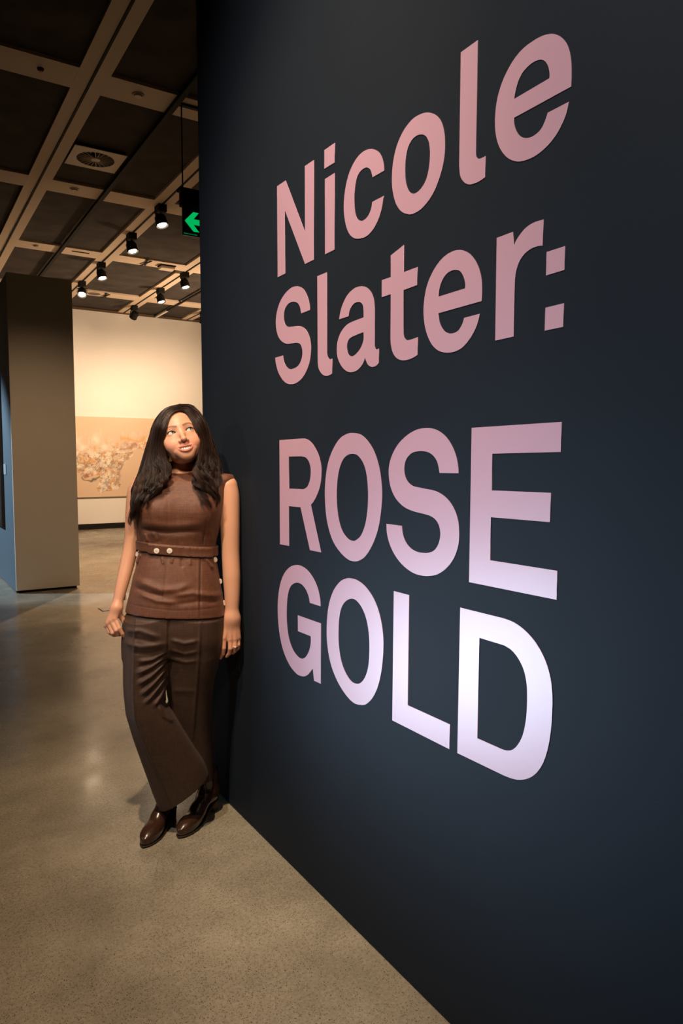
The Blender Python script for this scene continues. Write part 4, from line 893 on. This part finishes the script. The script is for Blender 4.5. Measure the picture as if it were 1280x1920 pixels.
# ------------------------------------------------------------------ boots
MT['leather'] = tint_mat('brown_leather', .24, .5, coat=.35, bump=.10, bscale=180, noise=.18)
MT['sole'] = mat('dark_sole', (.020, .014, .010), .5); MT['stack'] = mat('stacked_heel', (.035, .020, .013), .45)
MT['piping'] = mat('grey_piping', (.16, .14, .12), .5)
def boot(toe, heel, lean, label):
    toe, heel = np.array(toe), np.array(heel); ax = toe-heel; Lb = np.linalg.norm(ax); ax /= Lb; lat = np.array([-ax[1], ax[0]])
    k = Lb/.275
    def loc(P): q = P[:, :2]-heel; return np.stack([q @ ax/k, q @ lat, P[:, 2]], 1).astype(F32)
    def glob(q): q = np.asarray(q, float); return np.concatenate([(heel+q[:, :1]*k*ax+q[:, 1:2]*lat), q[:, 2:3]], 1)
    def outline(u):      # half width of the sole along the foot
        return np.interp(u, [-.01, .0, .02, .06, .11, .16, .20, .235, .262, .275, .28], [.001, .016, .027, .026, .029, .036, .0375, .031, .019, .006, .001])
    def base(u): return np.interp(u, [0, .05, .09, .14, .18, .28], [.050, .047, .032, .013, .008, .010])
    def f_up(P):
        q = loc(P)
        d = ell(q, (.035, 0, .085), (.040, .031, .050))
        d = smin(d, rc(q, (.050, 0, .085), (.130, 0, .058), .031, .032), .03)
        d = smin(d, ell(q, (.185, 0, .030), (.070, .0375, .034)), .03)
        d = smin(d, ell(q, (.235, 0, .022), (.042, .027, .020)), .03)
        d = smin(d, chain(q, [(.045, 0, .10), (.048+lean[0]*.5, lean[1]*.5, .15), (.048+lean[0], lean[1], .205)], [.036, .038, .042], .02), .03)
        u = q[:, 0]; d = smax(d, base(u)-q[:, 2], .004)
        d = smax(d, np.abs(q[:, 1])-outline(u)-np.clip((q[:, 2]-.03)*.9, 0, .04)-.001, .006)
        return np.maximum(d, q[:, 2]-.195).astype(F32)
    def f_sole(P):
        q = loc(P); u = q[:, 0]; b = base(u)
        return np.maximum(np.maximum(np.abs(q[:, 1])-outline(u)-.002, np.abs(q[:, 2]-b+.0035)-.0035), np.maximum(-.004-u, u-.279)).astype(F32)
    def f_heel(P):
        q = loc(P); t = np.clip(q[:, 2]/.047, 0, 1); u0 = .004-.004*t; u1 = .046+.014*t
        e = np.sqrt(np.maximum(np.abs(q[:, 1])/(.023+.003*t), 0)**2.6+np.abs((q[:, 0]-(u0+u1)/2)/((u1-u0)/2))**3)-1
        return np.maximum(e*.02, np.maximum(-q[:, 2]+.0005, q[:, 2]-base(q[:, 0])+.006)).astype(F32)
    c = np.concatenate([np.minimum(toe, heel)-.07, [-.006]]); e = np.concatenate([np.maximum(toe, heel)+.07, [.22]])
    v, q = surface_nets(f_up, c, e, .0026); v = relax(v, q, 2, .5)
    col = np.tile(np.array([.044, .0195, .0110]), (len(v), 1)); lv = loc(v)
    col *= (1-.35*np.clip((lv[:, 2]-.06)/.08, 0, 1))[:, None]
    b = link('boot', np_mesh('boot', v, q, col), MT['leather'], person); b['label'] = label
    v, q = surface_nets(f_sole, c, e, .0022); link('sole', np_mesh('sole', relax(v, q, 1, .5), q), MT['sole'], b)
    v, q = surface_nets(f_heel, c, e, .0024); link('heel', np_mesh('heel', relax(v, q, 1, .5), q), MT['stack'], b)
    # seam piping traced on the upper
    parts = []
    for s in (-1, 1):
        pts = []
        for (u, z) in ((.088, .140), (.096, .118), (.108, .100), (.116, .086), (.108, .070), (.092, .058)):
            ys = np.linspace(.09, 0, 240); P = glob(np.stack([np.full(240, u), s*ys, np.full(240, z)], 1)).astype(F32); d = f_up(P)
            if (d < 0).any(): pts.append(P[int(np.argmax(d < 0))])
        if len(pts) > 3:
            pts = np.array(pts, float); tt = np.linspace(0, len(pts)-1, 40); pp = np.stack([np.interp(tt, np.arange(len(pts)), pts[:, k]) for k in range(3)], 1)
            for _ in range(3): pp[1:-1] = (pp[:-2]+2*pp[1:-1]+pp[2:])/4
            parts.append(tube(pp, .0011, 6))
    if parts:
        v, q = join(parts); link('piping', np_mesh('piping', v, q), MT['piping'], b)
    return b
boot((-.168, -.138), (-.062, .104), (.0, .0), 'polished dark brown leather ankle boot set forward')
boot((-.036, -.096), (.112, .135), (.0, -.004), 'dark brown leather ankle boot with heel by the wall')

# ------------------------------------------------------------------ hair
rng = np.random.default_rng(7)
GR = [[(336, 770, 0, 1), (348, 773, 0, 1), (358, 785, 0, 1), (368, 804, 0, 1), (376, 826, -.052), (376, 848, -.055), (370, 870, -.066), (367, 892, -.086), (372, 914, -.106), (383, 938, -.120), (390, 960, -.122)],
      [(336, 762, 0, 1), (356, 764, 0, 1), (373, 784, -.035), (385, 820, -.030), (389, 856, -.036), (385, 888, -.062), (391, 914, -.084), (397, 938, -.096), (393, 964, -.104)],
      [(336, 757.5, .020), (360, 761, .015), (380, 788, .010), (393, 828, .0), (406, 864, -.012), (410, 895, -.036), (405, 922, -.060), (408, 944, -.070), (399, 965, -.076)]]
GL_ = [[(335, 770, 0, 1), (325, 774, 0, 1), (315, 787, 0, 1), (309, 806, 0, 1), (306, 830, -.058), (308, 852, -.060), (315, 872, -.074), (315, 892, -.094), (303, 912, -.114), (284, 932, -.120), (268, 952, -.114)],
      [(336, 762, 0, 1), (314, 768, 0, 1), (301, 794, -.040), (293, 830, -.040), (289, 862, -.050), (290, 889, -.076), (279, 912, -.098), (263, 934, -.100), (256, 957, -.094), (258, 980, -.082)],
      [(337, 757.5, .020), (311, 766, .015), (291, 796, .010), (283, 832, .002), (273, 867, -.008), (264, 895, -.034), (253, 919, -.058), (250, 942, -.066), (247, 966, -.062), (243, 982, -.054), (253, 1001, -.044)]]
def snap(px, py):
    ys = np.linspace(-.16, .10, 400); P = np.array([L(px, py, y) for y in ys], F32); d = f_head(P)-.006
    return float(ys[int(np.argmax(d < 0))]) if (d < 0).any() else float(ys[int(np.argmin(d))])
GR, GL_ = [[[(p[0], p[1], snap(p[0], p[1]) if len(p) > 3 else p[2]) for p in g] for g in G] for G in (GR, GL_)]
def resample(g, n=48):
    p = np.array([L(a, b, y) for a, b, y in g]); m = np.gradient(p, axis=0); t = np.linspace(0, len(p)-1, 300); i = np.clip(t.astype(int), 0, len(p)-2); u = (t-i)[:, None]
    c = (2*u**3-3*u**2+1)*p[i]+(u**3-2*u**2+u)*m[i]+(-2*u**3+3*u**2)*p[i+1]+(u**3-u**2)*m[i+1]
    s = np.concatenate([[0], np.cumsum(np.linalg.norm(np.diff(c, axis=0), axis=1))]); s /= s[-1]; tt = np.linspace(0, 1, n)
    return np.stack([np.interp(tt, s, c[:, k]) for k in range(3)], 1)
sides = [[resample(g) for g in GL_], [resample(g) for g in GR]]
def f_hair(P):
    q = to_head(P)
    cap = ell(q, (0, .016, .031), (.0770, .0970, .0845))
    cap = smax(cap, -ell(q, (0, -.105, -.030), (.0660, .0860, .1010)), .008)
    d = np.maximum(cap, -.075-q[:, 2])*HS
    # nape
    d = smin(d, chain(P, [L(320, 830, .07), L(318, 880, .075), L(312, 915, .06)], [.045, .042, .03], .02), .02)
    d = smin(d, chain(P, [L(365, 830, .07), L(374, 880, .07), L(380, 915, .05)], [.045, .042, .03], .02), .02)
    for G in sides:
        for k, g in enumerate(G[1:]):
            pts = g[6:44:3].copy(); pts[:, 1] += .022; rr = np.interp(np.linspace(0, 1, len(pts)), [0, .35, .75, 1], [.006, .019, .017, .004])
            d = smin(d, chain(P, pts, rr), .02)
    return d.astype(F32)
hv, hq = surface_nets(f_hair, (-.26, -.17, 1.17), (.24, .20, 1.75), .0040); hv = relax(hv, hq, 1, .5)
HV, HQ, HC, n0 = [hv], [hq], [np.tile(np.array([.009, .005, .0035]), (len(hv), 1))], len(hv)
NT = 54; T = np.linspace(0, 1, NT); sm = lambda a, b, x: np.clip((x-a)/(b-a), 0, 1)**2*(3-2*np.clip((x-a)/(b-a), 0, 1))
def strand_batch(paths, r0, cols):
    """paths: (S, NT, 3)"""
    global n0
    S = len(paths); Tn = np.gradient(paths, axis=1); Tn /= np.linalg.norm(Tn, axis=2, keepdims=True)+1e-9
    A = np.cross(Tn, np.array([.13, .97, .21])); A /= np.linalg.norm(A, axis=2, keepdims=True)+1e-9; Bn = np.cross(Tn, A)
    rad = (r0[:, None]*np.interp(T, [0, .08, .75, 1], [.7, 1, .9, .15])[None])[..., None]
    V = np.stack([paths+rad*(math.cos(a)*A+math.sin(a)*Bn) for a in (0, 2.094, 4.189)], 2)     # S,NT,3,3
    idx = np.arange(S*NT*3).reshape(S, NT, 3)
    Q = np.stack([np.stack([idx[:, :-1, k], idx[:, :-1, (k+1) % 3], idx[:, 1:, (k+1) % 3], idx[:, 1:, k]], -1) for k in range(3)], 2).reshape(-1, 4)
    HV.append(V.reshape(-1, 3)); HQ.append(Q+n0); HC.append(np.repeat(cols, NT*3, axis=0)); n0 += S*NT*3
for si, G in enumerate(sides):
    for lk in range(56):
        g = (lk+.5)/56*2+rng.normal(0, .05); g = min(max(g, 0), 2); k = min(int(g), 1); w_ = g-k
        base = G[k]*(1-w_)+G[k+1]*w_
        te = rng.uniform(.80, 1.0); base = np.stack([np.interp(T*te, np.linspace(0, 1, 48), base[:, c]) for c in range(3)], 1)
        ph = 3.0*g+rng.normal(0, 1.1)+si*1.3; fr = rng.uniform(3.2, 4.6); A = rng.uniform(.006, .016)*sm(.40, .80, T)
        lay = rng.uniform(-.3, 1.0)
        base = base+A[:, None]*(np.cos(ph+6.283*fr*T)[:, None]*np.array([1, 0, .25])+.8*np.sin(ph+6.283*fr*T)[:, None]*np.array([0, 1, 0]))
        base[:, 1] += .022*lay*sm(0, .3, T)
        NS = 36; rr = np.sqrt(rng.uniform(0, 1, NS)); th = rng.uniform(0, 6.28, NS)
        R = (.0030+.0060*sm(0, .35, T))*(1-.55*sm(.45, 1, T)); tw = 2.2*sm(.4, 1, T)
        off = rr[:, None]*R[None]; an = th[:, None]+tw[None]
        paths = base[None]+(off*np.cos(an))[..., None]*np.array([1, 0, .0])+(off*np.sin(an)*.9)[..., None]*np.array([0, 1, .2])
        fz = rng.normal(0, 1, (NS, 1, 3))*.0022*sm(.3, 1, T)[None, :, None]; paths = paths+fz
        paths[:, :, 1] += rng.normal(0, .004, (NS, 1))*np.clip(1-T*4, 0, 1)
        c0 = np.array([.0150, .0071, .0046])*rng.uniform(.5, 1.6)+np.array([.020, .007, .0025])*max(0, rng.normal(0, .6))
        strand_batch(paths, rng.uniform(.00042, .00078, NS), c0[None]*rng.uniform(.7, 1.35, (NS, 1)))
# loose flyaway hairs
fl = []
for k in range(34):
    G = sides[k % 2]; g = G[2] if k % 3 else G[1]; b = np.stack([np.interp(T, np.linspace(0, 1, 48), g[:, c]) for c in range(3)], 1)
    o_ = rng.normal(0, 1, 3)*np.array([.007, .008, .006]); b = b+(sm(.05, .6, T)[:, None]*o_)+np.array([(1 if k % 2 else -1)*.006, 0, .005])*sm(.02, .5, T)[:, None]
    b += .006*np.sin(T*rng.uniform(6, 14)+k)[:, None]*np.array([1, .5, .2]); fl.append(b)
strand_batch(np.array(fl), np.full(len(fl), .00032), np.tile(np.array([.05, .025, .015]), (len(fl), 1)))
MT['hair'] = tint_mat('dark_brown_hair', .38, .42)
MT['hair_mass'] = tint_mat('dark_brown_hair_mass', .8, .15)
hair = link('hair', np_mesh('hair', np.concatenate(HV), np.concatenate(HQ), np.concatenate(HC)), MT['hair'], person)
hair.data.materials.append(MT['hair_mass'])
mi = np.zeros(len(hair.data.polygons), np.int32); mi[:len(hq)] = 1; hair.data.polygons.foreach_set('material_index', mi)
# ------------------------------------------------------------------ jewellery
MT['gold'] = mat('gold', (.85, .50, .16), .25, metal=1.0); MT['silver'] = mat('silver', (.82, .80, .76), .2, metal=1.0)
def torus(c, ax, R, r, n=28, m=10):
    a = np.linspace(0, 2*math.pi, n, endpoint=False); ax = np.array(ax, float); ax /= np.linalg.norm(ax)
    e1 = np.cross(ax, [0, 1, .1]); e1 /= np.linalg.norm(e1); e2 = np.cross(ax, e1); b = np.linspace(0, 2*math.pi, m, endpoint=False)
    rad = np.cos(a)[:, None]*e1+np.sin(a)[:, None]*e2
    v = np.asarray(c)+rad[:, None]*(R+r*np.cos(b))[None, :, None]+ax*(r*np.sin(b))[None, :, None]
    i, j = np.meshgrid(np.arange(n), np.arange(m), indexing='ij'); q = np.stack([i*m+j, ((i+1) % n)*m+j, ((i+1) % n)*m+(j+1) % m, i*m+(j+1) % m], -1).reshape(-1, 4)
    return v.reshape(-1, 3), q
c = L(440.5, 1212, -.050); v, q = torus(c, (.02, .25, -1), .0098, .0013); ring = link('ring', np_mesh('ring', v, q), MT['silver'], person); ring['label'] = 'silver ring with a clear stone'
bm = bmesh.new(); bmesh.ops.create_icosphere(bm, subdivisions=1, radius=.0035); bmesh.ops.translate(bm, verts=bm.verts, vec=Vector(c+np.array([0, -.0125, -.001])))
finish('stone', bm, mat('clear_stone', (.9, .92, .95), .05, metal=.4, coat=1), ring)
e = L(319, 862, -.045); bm = bmesh.new()
vs_ = [bm.verts.new(Vector(e+np.array(p))) for p in ((-.001, 0, .012), (.007, -.001, -.006), (-.008, 0, -.008))]; bm.faces.new(vs_); bmesh.ops.solidify(bm, geom=bm.faces[:], thickness=.0015)
bmesh.ops.recalc_face_normals(bm, faces=bm.faces)
ear = finish('earring', bm, MT['gold'], person); ear['label'] = 'small gold triangular earring'
# ------------------------------------------------------------------ settle the person in world axes
RZ = Matrix.Rotation(-PA, 4, 'Z'); person.rotation_euler = (0, 0, 0)
seen = set()
for o in list(person.children):
    if o.type == 'MESH' and o.data.name not in seen:
        seen.add(o.data.name); o.data.transform(RZ)
    for g in o.children:
        if g.name.startswith('button'):
            g.matrix_basis = RZ @ g.matrix_basis
        elif g.data.name not in seen: seen.add(g.data.name); g.data.transform(RZ)
# the painting's canvas and paint layer
picture = boxobj('painting', (px0, px1, YB-.045, YB-.001, pz0, pz1), mat('canvas_edge', (.50, .36, .24), .8))
tag(picture, 'wide beige painting of a pale grazing animal on the white gallery wall', 'painting')
link('paint_layer', np_mesh('paint_layer', pv_, quads_, pcol), tint_mat('oil_paint', .6, .3, bump=.2, bscale=120), picture)
